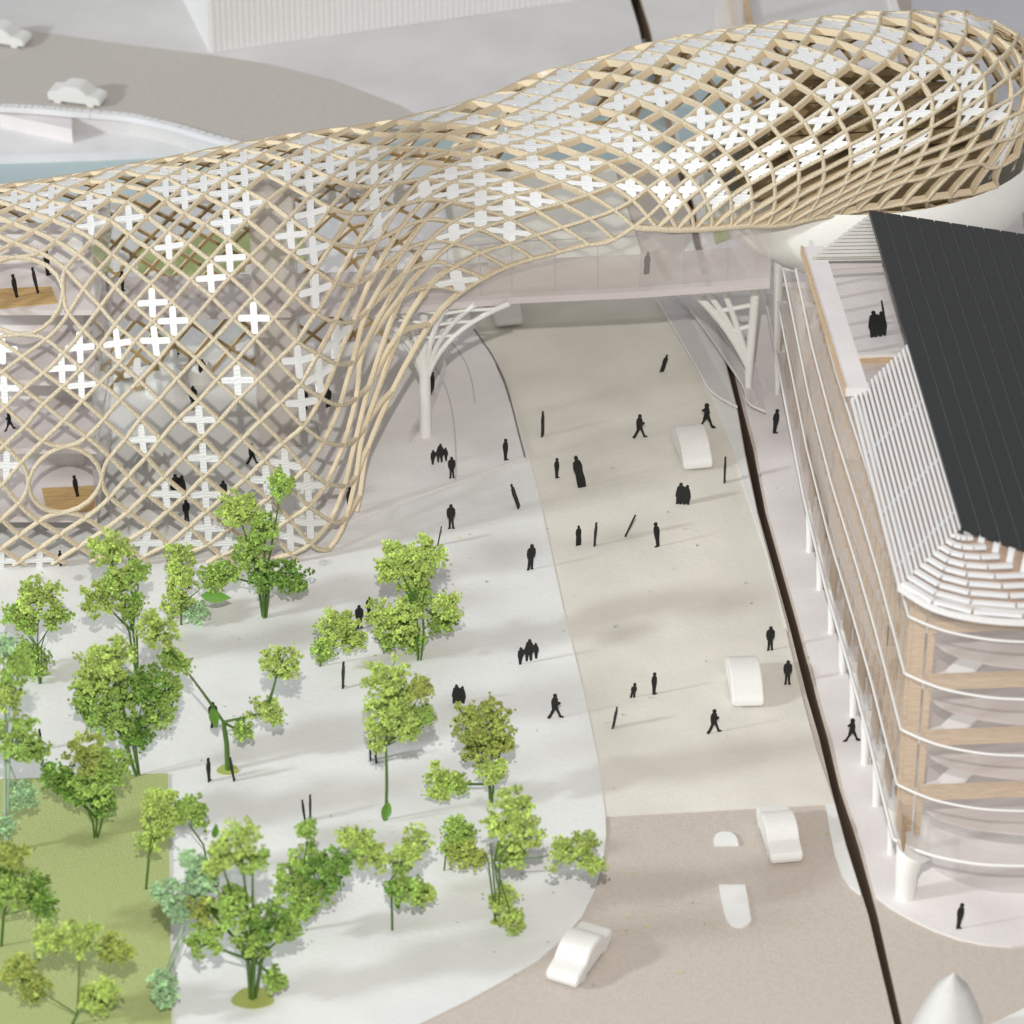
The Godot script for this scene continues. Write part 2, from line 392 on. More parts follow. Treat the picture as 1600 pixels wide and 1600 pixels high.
	-9: [9, [-1230,-18,285,-1227,33,303,-1219,88,316,-1208,146,326,-1199,205,332,-1192,263,334,-1186,321,334,-1182,380,333,-1181,439,328,-1181,499,320,-1182,556,308,-1182,605,294,-1182,651,277,-1183,701,253,-1186,749,224,-1189,793,190,-1193,830,155,-1199,861,116,-1205,888,74,-1212,910,27,-1219,926,-23,-1227,936,-75,-1234,941,-132,-1240,941,-180,-1248,939,-231,-1247,934,-276,-1252,918,-333,-1257,897,-387,-1262,870,-438,-1266,838,-484,-1269,802,-529,-1272,758,-566,-1275,710,-597,-1278,660,-623,-1280,606,-644,-1282,552,-660,-1284,496,-672,-1285,439,-680,-1287,382,-684,-1288,325,-686,-1289,268,-685,-1290,211,-682,-1291,154,-677,-1292,98,-667,-1293,43,-654,-1292,-13,-636]],
	-8: [9, [-1171,-18,282,-1171,33,300,-1160,90,314,-1148,149,323,-1140,209,329,-1135,267,331,-1130,324,332,-1127,382,330,-1127,440,326,-1128,500,318,-1130,559,305,-1130,610,291,-1130,657,273,-1132,705,250,-1135,753,221,-1137,796,188,-1141,833,153,-1147,864,116,-1152,892,74,-1159,915,24,-1165,933,-28,-1173,943,-78,-1178,948,-133,-1185,948,-189,-1191,946,-236,-1191,943,-273,-1199,925,-336,-1205,904,-392,-1209,877,-443,-1213,845,-490,-1217,810,-535,-1220,766,-572,-1223,718,-604,-1226,667,-630,-1228,614,-651,-1230,559,-667,-1232,503,-679,-1233,447,-687,-1235,390,-692,-1236,333,-694,-1237,276,-693,-1238,218,-691,-1239,162,-686,-1240,105,-677,-1241,50,-664,-1241,-5,-646]],
	-7: [9, [-1107,-17,280,-1106,34,297,-1096,91,311,-1084,152,320,-1079,212,326,-1078,270,329,-1075,327,329,-1072,385,327,-1073,441,323,-1076,502,315,-1077,561,303,-1076,613,288,-1077,661,269,-1082,711,246,-1087,756,219,-1088,798,188,-1090,836,153,-1095,868,115,-1100,895,74,-1106,921,21,-1112,941,-39,-1119,951,-93,-1122,956,-138,-1132,956,-194,-1138,953,-247,-1144,948,-288,-1149,932,-346,-1153,911,-400,-1158,884,-451,-1162,852,-498,-1165,817,-542,-1168,773,-579,-1171,725,-611,-1174,674,-637,-1176,621,-659,-1178,566,-675,-1180,511,-688,-1182,454,-696,-1183,397,-701,-1184,340,-703,-1186,283,-703,-1187,226,-701,-1188,169,-696,-1189,113,-687,-1189,57,-675,-1190,2,-658]],
	-6: [9, [-1050,-16,279,-1046,34,295,-1030,90,308,-1018,153,318,-1019,212,323,-1022,270,326,-1020,328,326,-1017,387,324,-1021,444,320,-1024,504,311,-1024,561,299,-1023,614,284,-1025,665,265,-1032,716,241,-1037,759,215,-1039,800,185,-1041,839,149,-1046,873,109,-1050,902,68,-1056,927,17,-1062,948,-46,-1070,959,-112,-1075,963,-159,-1083,962,-206,-1088,960,-255,-1094,953,-308,-1098,937,-359,-1102,917,-410,-1106,890,-460,-1109,858,-506,-1113,823,-551,-1116,779,-588,-1119,731,-619,-1122,681,-646,-1124,628,-667,-1126,573,-684,-1128,517,-697,-1130,461,-705,-1131,404,-710,-1132,347,-712,-1134,290,-712,-1135,233,-711,-1136,176,-706,-1137,120,-698,-1137,64,-686,-1138,10,-671]],
	-5: [9, [-994,-14,280,-987,34,294,-968,86,305,-960,149,315,-961,208,320,-965,265,322,-966,323,323,-966,384,321,-970,443,316,-973,502,308,-971,559,296,-971,614,280,-972,664,262,-979,715,238,-984,760,212,-987,802,181,-990,842,144,-994,877,104,-997,906,61,-1002,930,13,-1008,951,-45,-1015,964,-110,-1021,968,-170,-1028,968,-219,-1035,966,-257,-1043,961,-304,-1045,944,-363,-1049,923,-418,-1053,896,-469,-1057,864,-516,-1060,828,-561,-1064,784,-598,-1066,737,-629,-1069,686,-656,-1071,633,-677,-1073,578,-694,-1075,523,-707,-1077,467,-715,-1078,410,-721,-1080,354,-723,-1081,297,-723,-1082,240,-721,-1083,184,-717,-1084,128,-710,-1085,72,-699,-1085,17,-684]],
	-4: [9, [-939,-11,280,-934,37,294,-915,87,304,-906,149,312,-907,205,317,-908,260,319,-910,321,319,-911,383,317,-915,443,312,-921,500,304,-920,556,292,-920,614,276,-921,666,256,-925,714,234,-930,759,207,-932,802,176,-936,843,139,-941,879,98,-945,909,54,-950,932,9,-956,952,-45,-961,966,-107,-968,973,-171,-972,973,-232,-980,971,-272,-989,967,-308,-992,950,-372,-995,928,-429,-999,901,-481,-1003,869,-528,-1007,834,-573,-1010,790,-610,-1013,742,-642,-1015,692,-669,-1017,639,-690,-1019,584,-707,-1021,529,-720,-1023,473,-729,-1024,416,-735,-1026,360,-737,-1027,303,-738,-1028,246,-736,-1029,190,-733,-1030,134,-726,-1031,78,-716,-1031,23,-702]],
	-3: [9, [-882,-9,281,-876,36,292,-856,83,301,-851,143,308,-855,201,313,-854,259,315,-856,318,315,-856,380,312,-856,442,307,-862,496,299,-863,550,288,-866,609,272,-867,665,251,-871,712,228,-875,759,202,-878,805,168,-881,846,130,-886,882,89,-893,913,43,-900,937,-3,-906,955,-53,-911,969,-112,-918,976,-170,-920,977,-232,-924,975,-286,-933,970,-329,-937,953,-389,-941,932,-444,-945,906,-496,-948,874,-543,-952,839,-588,-955,795,-625,-958,748,-657,-960,697,-685,-962,644,-707,-964,590,-724,-966,535,-738,-968,478,-747,-969,422,-753,-971,365,-756,-972,308,-757,-973,251,-756,-974,195,-753,-975,138,-747,-975,82,-737,-976,27,-724]],
	-2: [9, [-829,-5,281,-822,39,291,-800,84,298,-793,138,304,-795,194,308,-797,254,310,-799,312,310,-801,372,308,-802,435,302,-806,491,294,-809,548,283,-812,604,267,-814,658,247,-817,708,224,-820,759,195,-823,807,159,-827,848,122,-832,883,82,-839,915,35,-847,941,-16,-852,960,-69,-857,973,-129,-863,979,-185,-867,981,-238,-871,979,-295,-878,973,-350,-881,957,-407,-885,936,-461,-889,909,-512,-892,877,-560,-896,843,-605,-899,799,-643,-902,752,-675,-904,702,-703,-906,649,-726,-908,595,-744,-910,540,-758,-912,483,-768,-913,426,-775,-914,369,-778,-915,312,-779,-916,255,-778,-917,198,-776,-918,142,-770,-919,85,-762,-920,30,-750]],
	-1: [9, [-769,-6,279,-755,34,288,-735,79,295,-734,130,301,-737,184,304,-739,246,306,-742,305,306,-744,369,303,-746,431,298,-750,489,289,-754,548,277,-756,602,262,-758,653,243,-761,706,219,-765,757,190,-769,806,154,-774,848,116,-777,885,74,-783,917,27,-790,944,-26,-795,963,-81,-801,977,-140,-806,983,-204,-812,984,-259,-816,982,-313,-822,975,-370,-825,959,-426,-828,938,-480,-832,912,-531,-836,880,-579,-839,845,-624,-842,802,-662,-844,755,-695,-847,705,-723,-849,653,-746,-851,598,-765,-853,543,-780,-854,487,-790,-856,430,-798,-857,373,-802,-858,315,-803,-859,258,-803,-860,201,-801,-861,144,-796,-861,87,-788,-862,31,-777]],
	0: [8, [-691,18,284,-680,63,291,-681,118,297,-681,178,300,-682,238,302,-683,297,301,-686,363,299,-690,425,293,-694,482,285,-696,542,273,-698,600,256,-703,653,237,-705,706,212,-709,756,184,-712,803,151,-716,846,112,-720,885,69,-725,918,22,-732,946,-31,-738,967,-88,-744,980,-145,-750,987,-212,-756,988,-276,-759,986,-331,-764,979,-388,-767,962,-446,-771,940,-501,-774,913,-552,-778,881,-600,-781,846,-645,-784,803,-683,-786,756,-716,-789,706,-744,-791,653,-768,-793,599,-787,-794,544,-802,-796,488,-813,-797,431,-821,-798,374,-825,-799,316,-827,-800,259,-827,-801,202,-825,-802,144,-821,-803,88,-814,-803,31,-804]],
	1: [8, [-631,-6,274,-624,36,280,-624,94,286,-624,162,291,-624,218,292,-625,275,292,-629,343,290,-634,410,285,-636,468,277,-638,530,265,-641,587,250,-647,645,230,-649,697,207,-653,750,178,-656,799,144,-658,843,106,-663,883,62,-667,916,16,-674,946,-37,-680,969,-98,-685,983,-157,-690,991,-222,-695,993,-285,-699,991,-343,-705,984,-401,-709,965,-465,-712,942,-524,-716,914,-576,-719,880,-623,-722,845,-668,-725,801,-706,-727,754,-739,-729,704,-767,-731,652,-790,-733,598,-810,-735,542,-825,-736,486,-836,-737,430,-844,-739,373,-849,-740,315,-851,-741,258,-851,-741,201,-850,-742,143,-846,-743,86,-840,-743,29,-831,-746,-10,-821]],
	2: [8, [-574,-29,253,-569,1,256,-568,61,264,-566,130,268,-568,192,271,-570,253,272,-573,320,272,-576,388,267,-577,449,259,-580,513,248,-583,571,234,-588,633,214,-591,685,192,-595,741,163,-599,794,127,-601,840,87,-607,881,44,-611,913,1,-616,942,-51,-621,967,-112,-625,982,-173,-632,991,-238,-636,993,-300,-641,992,-360,-646,986,-417,-652,968,-491,-654,941,-550,-656,911,-602,-659,877,-649,-662,838,-691,-664,797,-731,-667,750,-764,-669,700,-792,-671,648,-815,-672,594,-834,-674,539,-849,-675,483,-861,-676,427,-869,-678,370,-874,-679,312,-877,-679,254,-877,-680,197,-876,-681,139,-873,-682,81,-868,-682,24,-859]],
	3: [9, [-528,-32,226,-520,-28,221,-515,12,219,-512,50,224,-509,115,227,-512,182,232,-516,247,236,-518,316,235,-521,383,231,-522,447,222,-526,513,211,-531,573,197,-533,634,176,-536,685,154,-539,735,126,-541,786,91,-542,832,50,-549,872,10,-554,905,-32,-560,935,-86,-562,959,-146,-568,975,-208,-576,984,-274,-579,986,-336,-584,985,-394,-588,978,-449,-593,959,-526,-593,933,-581,-595,904,-632,-598,870,-678,-600,831,-720,-603,791,-759,-605,744,-791,-607,694,-819,-609,643,-842,-610,589,-861,-612,535,-877,-613,479,-889,-614,422,-897,-615,365,-903,-616,307,-906,-617,248,-907,-618,190,-906,-618,131,-903,-619,72,-898,-619,13,-890]],
	4: [8, [-473,-9,133,-469,16,128,-468,63,131,-468,114,135,-469,177,139,-470,248,143,-469,314,139,-471,382,140,-475,447,141,-480,513,140,-485,578,134,-485,636,112,-486,688,90,-486,734,64,-486,780,31,-488,826,-5,-494,867,-41,-499,901,-83,-504,930,-133,-506,951,-188,-508,965,-248,-514,973,-313,-518,975,-374,-523,974,-425,-527,968,-481,-531,947,-565,-531,924,-617,-533,896,-666,-535,863,-712,-537,825,-754,-540,785,-794,-542,740,-826,-543,691,-854,-545,640,-878,-547,587,-898,-548,533,-914,-549,477,-927,-550,419,-936,-551,361,-942,-552,300,-946,-553,240,-946,-553,179,-946,-554,117,-943,-555,55,-938,-555,-8,-929]],
	5: [7, [-432,55,1,-438,108,29,-440,146,40,-443,206,54,-438,271,34,-437,327,31,-435,398,22,-445,466,48,-442,519,26,-446,582,24,-438,628,-15,-438,677,-36,-435,719,-63,-434,765,-94,-435,808,-122,-438,849,-151,-443,884,-181,-447,913,-214,-448,935,-257,-450,952,-307,-454,963,-357,-458,968,-402,-461,969,-444,-464,966,-497,-467,953,-571,-467,921,-644,-469,889,-702,-471,853,-750,-473,814,-791,-475,773,-830,-477,727,-860,-479,679,-887,-480,629,-910,-481,578,-929,-483,524,-944,-484,469,-957,-485,411,-967,-486,353,-973,-487,289,-977,-487,227,-979,-488,164,-979,-488,100,-976,-489,34,-970,-489,-33,-959]],
	6: [6, [-408,182,-57,-410,218,-48,-414,268,-35,-400,339,-69,-401,383,-68,-399,465,-78,-413,522,-52,-397,569,-96,-402,617,-98,-388,660,-137,-384,702,-157,-379,743,-182,-376,782,-208,-377,816,-231,-380,849,-256,-386,877,-280,-390,901,-307,-389,922,-347,-391,938,-386,-394,948,-421,-398,953,-457,-399,955,-496,-400,954,-544,-402,945,-610,-402,908,-687,-403,870,-744,-405,830,-788,-407,786,-825,-409,741,-858,-411,692,-881,-412,643,-900,-414,593,-916,-415,543,-928,-416,493,-937,-417,439,-944,-418,384,-948,-419,331,-950,-420,269,-951,-421,211,-950,-421,152,-946,-422,92,-938,-422,30,-927,-423,-32,-911]],
	7: [5, [-340,307,-160,-329,389,-167,-317,487,-182,-317,531,-184,-311,598,-199,-314,621,-201,-300,661,-227,-311,688,-226,-308,723,-244,-312,753,-256,-313,783,-276,-312,810,-299,-316,835,-320,-322,860,-343,-326,880,-368,-327,898,-402,-325,912,-441,-329,921,-468,-331,928,-498,-333,933,-533,-334,934,-571,-335,933,-616,-336,924,-676,-335,893,-748,-336,860,-801,-338,821,-845,-340,777,-880,-342,730,-911,-344,679,-931,-345,628,-946,-347,576,-955,-348,526,-961,-349,475,-963,-350,417,-964,-351,362,-962,-352,309,-959,-353,246,-949,-354,190,-937,-354,135,-920,-355,82,-898,-355,32,-869,-355,-14,-835]],
	8: [4, [-231,470,-267,-227,544,-270,-234,594,-269,-233,637,-279,-229,662,-289,-228,695,-303,-235,720,-311,-238,748,-326,-242,775,-343,-243,797,-363,-243,817,-388,-248,837,-410,-257,858,-435,-256,871,-464,-258,884,-498,-258,891,-527,-263,899,-552,-265,903,-588,-265,905,-626,-265,905,-663,-265,903,-705,-267,894,-763,-267,873,-819,-268,849,-867,-270,816,-911,-272,776,-949,-274,733,-985,-276,681,-1007,-278,628,-1022,-279,574,-1031,-280,520,-1034,-282,466,-1034,-281,394,-1030,-283,333,-1018,-284,278,-1001]],
	9: [3, [-143,549,-314,-154,595,-313,-163,632,-316,-163,667,-327,-165,698,-341,-167,726,-357,-168,750,-376,-170,773,-398,-170,792,-422,-169,810,-449,-171,826,-476,-176,840,-504,-174,850,-534,-179,861,-565,-181,867,-594,-187,874,-628,-191,879,-672,-191,880,-708,-191,879,-743,-192,877,-783,-195,869,-839,-196,854,-888,-198,835,-930,-201,807,-974,-203,772,-1015,-205,733,-1053,-208,682,-1078,-209,628,-1094,-211,572,-1101,-213,517,-1101,-214,462,-1097,-213,374,-1079]],
	10: [2, [-81,582,-336,-89,622,-339,-90,660,-349,-89,692,-364,-92,722,-383,-90,745,-404,-92,766,-427,-90,786,-455,-90,801,-483,-92,815,-511,-97,827,-541,-97,837,-573,-102,846,-606,-103,852,-640,-105,856,-676,-109,860,-717,-110,861,-758,-113,861,-797,-117,859,-840,-121,853,-894,-126,833,-980,-128,822,-1002,-131,801,-1041,-134,771,-1081,-137,732,-1118,-139,688,-1153,-141,633,-1171,-144,576,-1178,-145,519,-1176,-147,463,-1166]],
	11: [1, [-16,610,-352,-11,646,-360,-5,678,-373,-6,710,-393,-5,737,-417,-8,760,-443,-7,780,-473,-9,794,-498,-12,807,-525,-15,820,-558,-16,830,-591,-21,839,-624,-23,846,-661,-26,850,-694,-28,854,-728,-31,856,-772,-35,857,-816,-41,857,-861,-46,854,-915,-51,844,-983,-56,826,-1040,-60,803,-1094,-64,775,-1138,-68,739,-1179,-71,698,-1218,-74,643,-1239,-76,585,-1245,-78,527,-1242,-80,471,-1227,-77,424,-1206]],
	12: [0, [62,632,-365,69,664,-375,71,696,-392,71,726,-416,69,752,-444,69,772,-473,67,787,-500,66,801,-531,65,814,-566,62,825,-601,58,833,-635,54,841,-674,52,846,-710,50,850,-749,47,853,-789,41,854,-836,34,854,-884,28,852,-940,22,847,-1004,15,830,-1088,10,807,-1147,4,783,-1191,0,750,-1234,-3,707,-1272,-7,660,-1304,-10,601,-1314,-12,541,-1310,-15,484,-1293,-15,442,-1270]],
	13: [-1, [141,648,-378,148,681,-391,147,713,-410,146,742,-436,146,764,-464,144,783,-495,141,799,-527,141,813,-562,137,825,-601,135,834,-637,131,842,-678,129,848,-719,126,852,-762,121,855,-803,114,856,-853,108,856,-905,102,854,-963,95,849,-1028,88,838,-1103,79,799,-1233,73,788,-1247,68,763,-1282,63,724,-1320,59,675,-1351,56,622,-1376,53,561,-1375,50,502,-1358]],
	14: [-2, [226,662,-395,226,695,-406,224,731,-428,223,759,-454,222,782,-484,218,800,-516,216,815,-550,212,830,-589,209,839,-623,206,848,-664,205,856,-707,198,860,-749,192,863,-794,187,865,-849,181,865,-910,174,863,-975,166,857,-1043,158,847,-1117,149,822,-1218,140,805,-1254,134,779,-1300,128,743,-1346,124,697,-1384,120,646,-1416,116,585,-1420,113,525,-1408,115,476,-1381]],
	15: [-3, [296,673,-406,296,717,-420,295,752,-442,291,780,-470,287,802,-501,283,820,-536,279,837,-577,276,847,-608,275,857,-645,275,866,-689,265,871,-733,258,876,-786,255,879,-842,250,879,-911,242,876,-980,234,871,-1049,226,861,-1122,217,839,-1215,206,820,-1258,198,795,-1306,192,761,-1353,187,718,-1394,182,671,-1429,178,612,-1438,175,552,-1431,174,501,-1408]],
	16: [-4, [353,708,-418,351,744,-433,348,776,-457,344,802,-486,342,822,-517,339,840,-552,337,853,-587,339,868,-629,341,880,-676,327,886,-728,317,890,-787,315,894,-846,313,895,-913,304,892,-982,297,887,-1049,291,878,-1118,282,860,-1202,269,838,-1257,259,814,-1307,252,782,-1355,247,741,-1398,242,697,-1435,237,639,-1448,233,581,-1445,231,528,-1425,240,493,-1397]],
	17: [-4, [389,703,-417,391,737,-427,392,773,-447,390,804,-476,391,826,-504,393,844,-534,393,862,-571,393,878,-614,389,889,-659,379,898,-716,376,905,-774,373,910,-838,369,911,-905,361,908,-977,358,905,-1041,353,897,-1108,343,882,-1187,329,858,-1253,318,834,-1304,310,803,-1354,304,765,-1398,298,723,-1437,293,667,-1454,289,609,-1454,285,554,-1438,297,526,-1418]],
	18: [-4, [418,702,-417,425,737,-424,430,772,-440,431,805,-466,434,831,-495,439,851,-522,442,870,-556,440,886,-594,437,898,-634,436,911,-690,438,921,-748,434,927,-814,430,929,-883,423,927,-957,417,923,-1026,409,915,-1099,399,901,-1174,387,868,-1282,375,851,-1310,366,825,-1351,358,788,-1393,352,744,-1427,346,695,-1456,341,636,-1459,337,580,-1446]],
	19: [-4, [448,698,-418,456,737,-423,463,775,-437,468,809,-459,473,836,-484,482,858,-509,487,878,-540,489,896,-576,492,911,-614,493,927,-667,495,939,-727,493,946,-791,489,949,-859,482,948,-934,472,943,-1008,461,933,-1087,451,919,-1161,440,893,-1252,427,875,-1289,418,848,-1336,410,813,-1382,403,769,-1420,396,722,-1453,391,664,-1459,386,607,-1451,390,549,-1416]],
	20: [-4, [477,696,-419,487,739,-423,495,779,-436,503,812,-454,511,841,-477,524,865,-500,533,886,-525,540,906,-556,547,925,-593,549,943,-646,550,958,-707,548,966,-768,545,970,-832,538,969,-905,525,963,-980,513,953,-1062,503,940,-1138,490,917,-1219,477,897,-1263,467,869,-1315,459,835,-1364,451,794,-1405,444,748,-1441,438,691,-1453,432,633,-1450,432,575,-1423]],
	21: [-4, [503,696,-421,517,742,-424,528,781,-433,541,815,-448,552,846,-469,566,874,-492,575,895,-516,586,918,-545,596,939,-582,600,958,-629,601,974,-686,600,984,-747,598,989,-811,593,990,-882,579,984,-957,563,974,-1037,552,961,-1106,538,941,-1179,524,935,-1232,515,896,-1290,506,859,-1340,497,816,-1381,490,768,-1412,483,717,-1436,476,659,-1437,473,601,-1418,463,579,-1410]],
	22: [-4, [528,695,-423,544,742,-424,559,784,-433,575,820,-446,589,851,-464,603,878,-484,615,903,-507,632,928,-536,644,953,-574,649,972,-617,652,988,-669,653,1001,-730,650,1007,-792,644,1008,-861,631,1003,-934,614,994,-1009,603,982,-1077,591,961,-1158,576,937,-1211,563,909,-1266,552,876,-1315,542,837,-1358,533,794,-1396,526,740,-1414,519,682,-1418,514,625,-1406,504,591,-1391]],
	23: [-4, [554,695,-425,574,746,-426,593,791,-433,611,828,-446,628,857,-460,643,884,-478,660,910,-500,681,937,-526,693,963,-561,700,984,-604,706,1004,-654,709,1018,-715,704,1024,-777,696,1025,-842,682,1021,-916,662,1011,-991,651,999,-1060,642,977,-1147,624,970,-1199,609,932,-1247,597,896,-1292,587,855,-1332,577,809,-1364,568,760,-1391,561,704,-1396,554,647,-1388,546,604,-1370]],
	24: [-4, [580,695,-428,604,749,-427,628,796,-434,648,832,-445,668,862,-457,688,891,-474,705,919,-495,725,946,-518,743,973,-550,754,997,-589,761,1018,-636,762,1033,-695,757,1041,-757,750,1043,-823,739,1040,-898,719,1030,-973,700,1016,-1045,685,991,-1133,668,970,-1177,654,943,-1225,641,910,-1271,630,872,-1311,619,831,-1348,610,778,-1368,602,722,-1375,595,666,-1369,587,618,-1350]],
	25: [-4, [608,697,-430,634,750,-429,659,795,-434,682,833,-443,709,867,-455,734,899,-470,751,928,-489,769,955,-511,790,983,-541,807,1009,-578,814,1031,-624,816,1047,-678,812,1057,-738,803,1060,-803,790,1058,-879,772,1049,-955,749,1034,-1026,728,1008,-1112,709,1002,-1163,697,965,-1209,684,928,-1253,673,888,-1292,662,843,-1323,652,794,-1349,643,738,-1356,635,682,-1351,627,632,-1332]],
	26: [-4, [636,697,-433,663,748,-431,690,791,-433,718,833,-441,747,872,-453,774,905,-467,796,935,-485,816,962,-505,838,991,-534,856,1019,-572,865,1042,-618,870,1059,-670,868,1070,-727,858,1075,-791,841,1072,-865,821,1065,-936,797,1050,-1006,774,1026,-1089,757,1003,-1137,743,974,-1189,729,941,-1235,717,902,-1276,705,860,-1312,694,808,-1332,685,752,-1339,677,696,-1335,669,645,-1317]],
	27: [-4, [662,698,-436,694,747,-433,724,790,-434,754,832,-439,785,874,-450,814,908,-463,839,936,-478,863,964,-498,887,996,-529,908,1026,-568,919,1050,-615,924,1068,-667,923,1079,-722,914,1085,-786,895,1084,-857,872,1078,-922,844,1066,-985,820,1043,-1067,797,1039,-1116,786,996,-1173,774,956,-1220,761,914,-1259,750,868,-1289,738,819,-1314,729,764,-1321,720,708,-1317,710,657,-1301,685,630,-1297]],
	28: [-4, [687,697,-440,724,745,-435,758,790,-435,790,835,-440,823,876,-449,853,908,-461,881,937,-476,909,970,-499,936,1002,-530,958,1031,-568,972,1056,-615,978,1075,-667,977,1086,-719,966,1093,-785,948,1092,-858,921,1087,-917,892,1077,-976,868,1055,-1062,851,1030,-1113,836,999,-1165,822,964,-1209,808,924,-1246,795,880,-1279,784,828,-1296,774,773,-1302,766,717,-1298,753,670,-1285]],
	29: [-4, [715,693,-445,754,742,-437,791,792,-437,825,837,-441,859,876,-449,891,909,-461,924,941,-478,956,977,-503,986,1007,-532,1010,1036,-569,1025,1061,-616,1032,1081,-671,1029,1093,-722,1017,1099,-786,999,1099,-857,971,1094,-918,944,1084,-984,921,1056,-1084,902,1035,-1120,885,1007,-1162,870,972,-1202,856,931,-1236,843,887,-1267,832,834,-1281,822,779,-1285,813,724,-1279]],
	30: [-4, [741,691,-449,782,743,-439,823,794,-439,860,836,-442,896,874,-450,932,909,-463,968,942,-479,1002,977,-502,1034,1009,-531,1060,1040,-570,1078,1065,-616,1088,1085,-668,1084,1098,-721,1073,1105,-786,1055,1106,-860,1027,1101,-924,998,1089,-996,967,1087,-1041,950,1051,-1103,934,1017,-1154,919,979,-1197,906,936,-1230,893,890,-1259,882,837,-1270,872,782,-1271,863,729,-1263,845,694,-1255]],
	31: [-4, [768,690,-453,810,743,-442,854,792,-441,895,834,-445,934,874,-453,972,911,-465,1010,944,-480,1046,977,-502,1080,1012,-533,1109,1044,-574,1131,1070,-619,1142,1090,-669,1138,1103,-725,1126,1110,-787,1106,1111,-859,1078,1106,-925,1046,1095,-997,1020,1076,-1049,1001,1050,-1107,984,1019,-1157,970,982,-1198,956,942,-1236,944,891,-1257,933,837,-1265,923,782,-1264,914,729,-1253,892,697,-1242]],
	32: [-4, [795,690,-458,838,743,-445,884,790,-444,928,833,-448,970,873,-455,1010,910,-466,1050,944,-482,1088,978,-503,1125,1014,-535,1157,1048,-576,1179,1074,-623,1189,1094,-675,1186,1108,-732,1176,1115,-794,1153,1115,-864,1123,1110,-934,1089,1098,-1001,1058,1099,-1046,1047,1061,-1109,1034,1023,-1161,1021,983,-1202,1008,937,-1232,996,888,-1257,985,834,-1263,976,778,-1260,966,726,-1245,940,699,-1234]],
	33: [-4, [824,696,-460,867,745,-448,914,790,-447,960,832,-451,1002,873,-458,1045,910,-468,1087,944,-483,1128,978,-504,1167,1014,-535,1204,1048,-579,1225,1075,-626,1235,1095,-679,1235,1110,-739,1227,1117,-802,1202,1118,-871,1170,1113,-949,1137,1098,-1023,1116,1079,-1070,1100,1053,-1123,1086,1019,-1170,1073,978,-1210,1061,934,-1244,1051,879,-1259,1039,827,-1262,1030,771,-1256,1019,720,-1238]],
	34: [-4, [852,703,-461,896,750,-451,943,792,-451,989,834,-454,1032,874,-460,1078,910,-471,1123,945,-486,1166,979,-507,1207,1013,-538,1246,1048,-583,1270,1074,-630,1280,1096,-686,1280,1110,-748,1271,1117,-811,1245,1118,-871,1212,1115,-943,1181,1099,-1032,1165,1078,-1083,1152,1049,-1134,1139,1013,-1179,1128,970,-1216,1117,922,-1248,1107,864,-1258,1093,820,-1259,1085,763,-1251,1072,713,-1230]],
	35: [-4, [878,709,-463,921,754,-454,969,795,-453,1018,835,-456,1064,874,-463,1113,910,-473,1159,947,-490,1204,982,-513,1248,1016,-547,1290,1050,-595,1315,1076,-644,1325,1097,-699,1326,1110,-761,1317,1116,-828,1289,1117,-888,1253,1114,-950,1225,1089,-1063,1215,1070,-1101,1204,1041,-1145,1194,1002,-1186,1185,955,-1219,1177,903,-1246,1167,843,-1252,1148,813,-1254,1141,756,-1243]],
	36: [-4, [901,712,-465,944,755,-457,993,795,-456,1043,833,-459,1093,873,-465,1145,912,-476,1194,948,-494,1242,979,-519,1287,1013,-553,1329,1047,-600,1359,1077,-655,1370,1097,-711,1371,1109,-773,1361,1114,-843,1334,1114,-915,1297,1104,-992,1278,1088,-1043,1268,1063,-1095,1260,1029,-1144,1251,987,-1184,1243,940,-1220,1241,876,-1233,1230,816,-1235,1203,808,-1243,1197,751,-1229]],
	37: [-4, [923,711,-470,966,753,-460,1020,795,-458,1071,832,-461,1125,872,-468,1178,909,-480,1229,941,-498,1280,972,-523,1325,1008,-559,1365,1043,-603,1396,1074,-660,1410,1095,-721,1414,1107,-785,1403,1110,-858,1375,1108,-938,1333,1118,-982,1302,1122,-1027,1312,1067,-1088,1313,1018,-1137,1310,966,-1172,1309,907,-1193,1309,841,-1206,1297,785,-1204,1258,806,-1224,1254,750,-1210]],
	38: [-4, [947,706,-476,986,746,-465,1049,793,-462,1108,835,-465,1160,869,-472,1208,900,-483,1259,931,-502,1312,966,-529,1363,1004,-566,1407,1038,-611,1437,1069,-667,1451,1090,-728,1456,1100,-797,1446,1102,-878,1423,1086,-983,1385,1097,-1026,1376,1075,-1048,1374,1039,-1090,1372,995,-1128,1369,943,-1156,1366,888,-1177,1383,801,-1161,1365,753,-1158]],
	39: [-4, [976,699,-486,1001,725,-475,1058,772,-467,1132,827,-468,1187,859,-476,1235,885,-487,1287,917,-505,1343,954,-533,1400,993,-571,1444,1026,-615,1469,1059,-666,1482,1082,-726,1489,1093,-801,1486,1088,-898,1459,1100,-944,1437,1083,-985,1428,1059,-1024,1426,1020,-1066,1426,973,-1099,1425,921,-1126,1425,863,-1131,1459,763,-1080]],
	40: [-4, [1022,691,-499,1036,704,-493,1064,730,-482,1128,786,-472,1198,835,-478,1260,872,-493,1314,903,-511,1374,940,-538,1428,979,-574,1466,1011,-612,1488,1043,-656,1501,1070,-709,1508,1085,-778,1506,1086,-865,1486,1082,-913,1473,1069,-959,1470,1043,-1001,1472,1002,-1039,1474,956,-1072,1476,899,-1082,1478,845,-1080]],
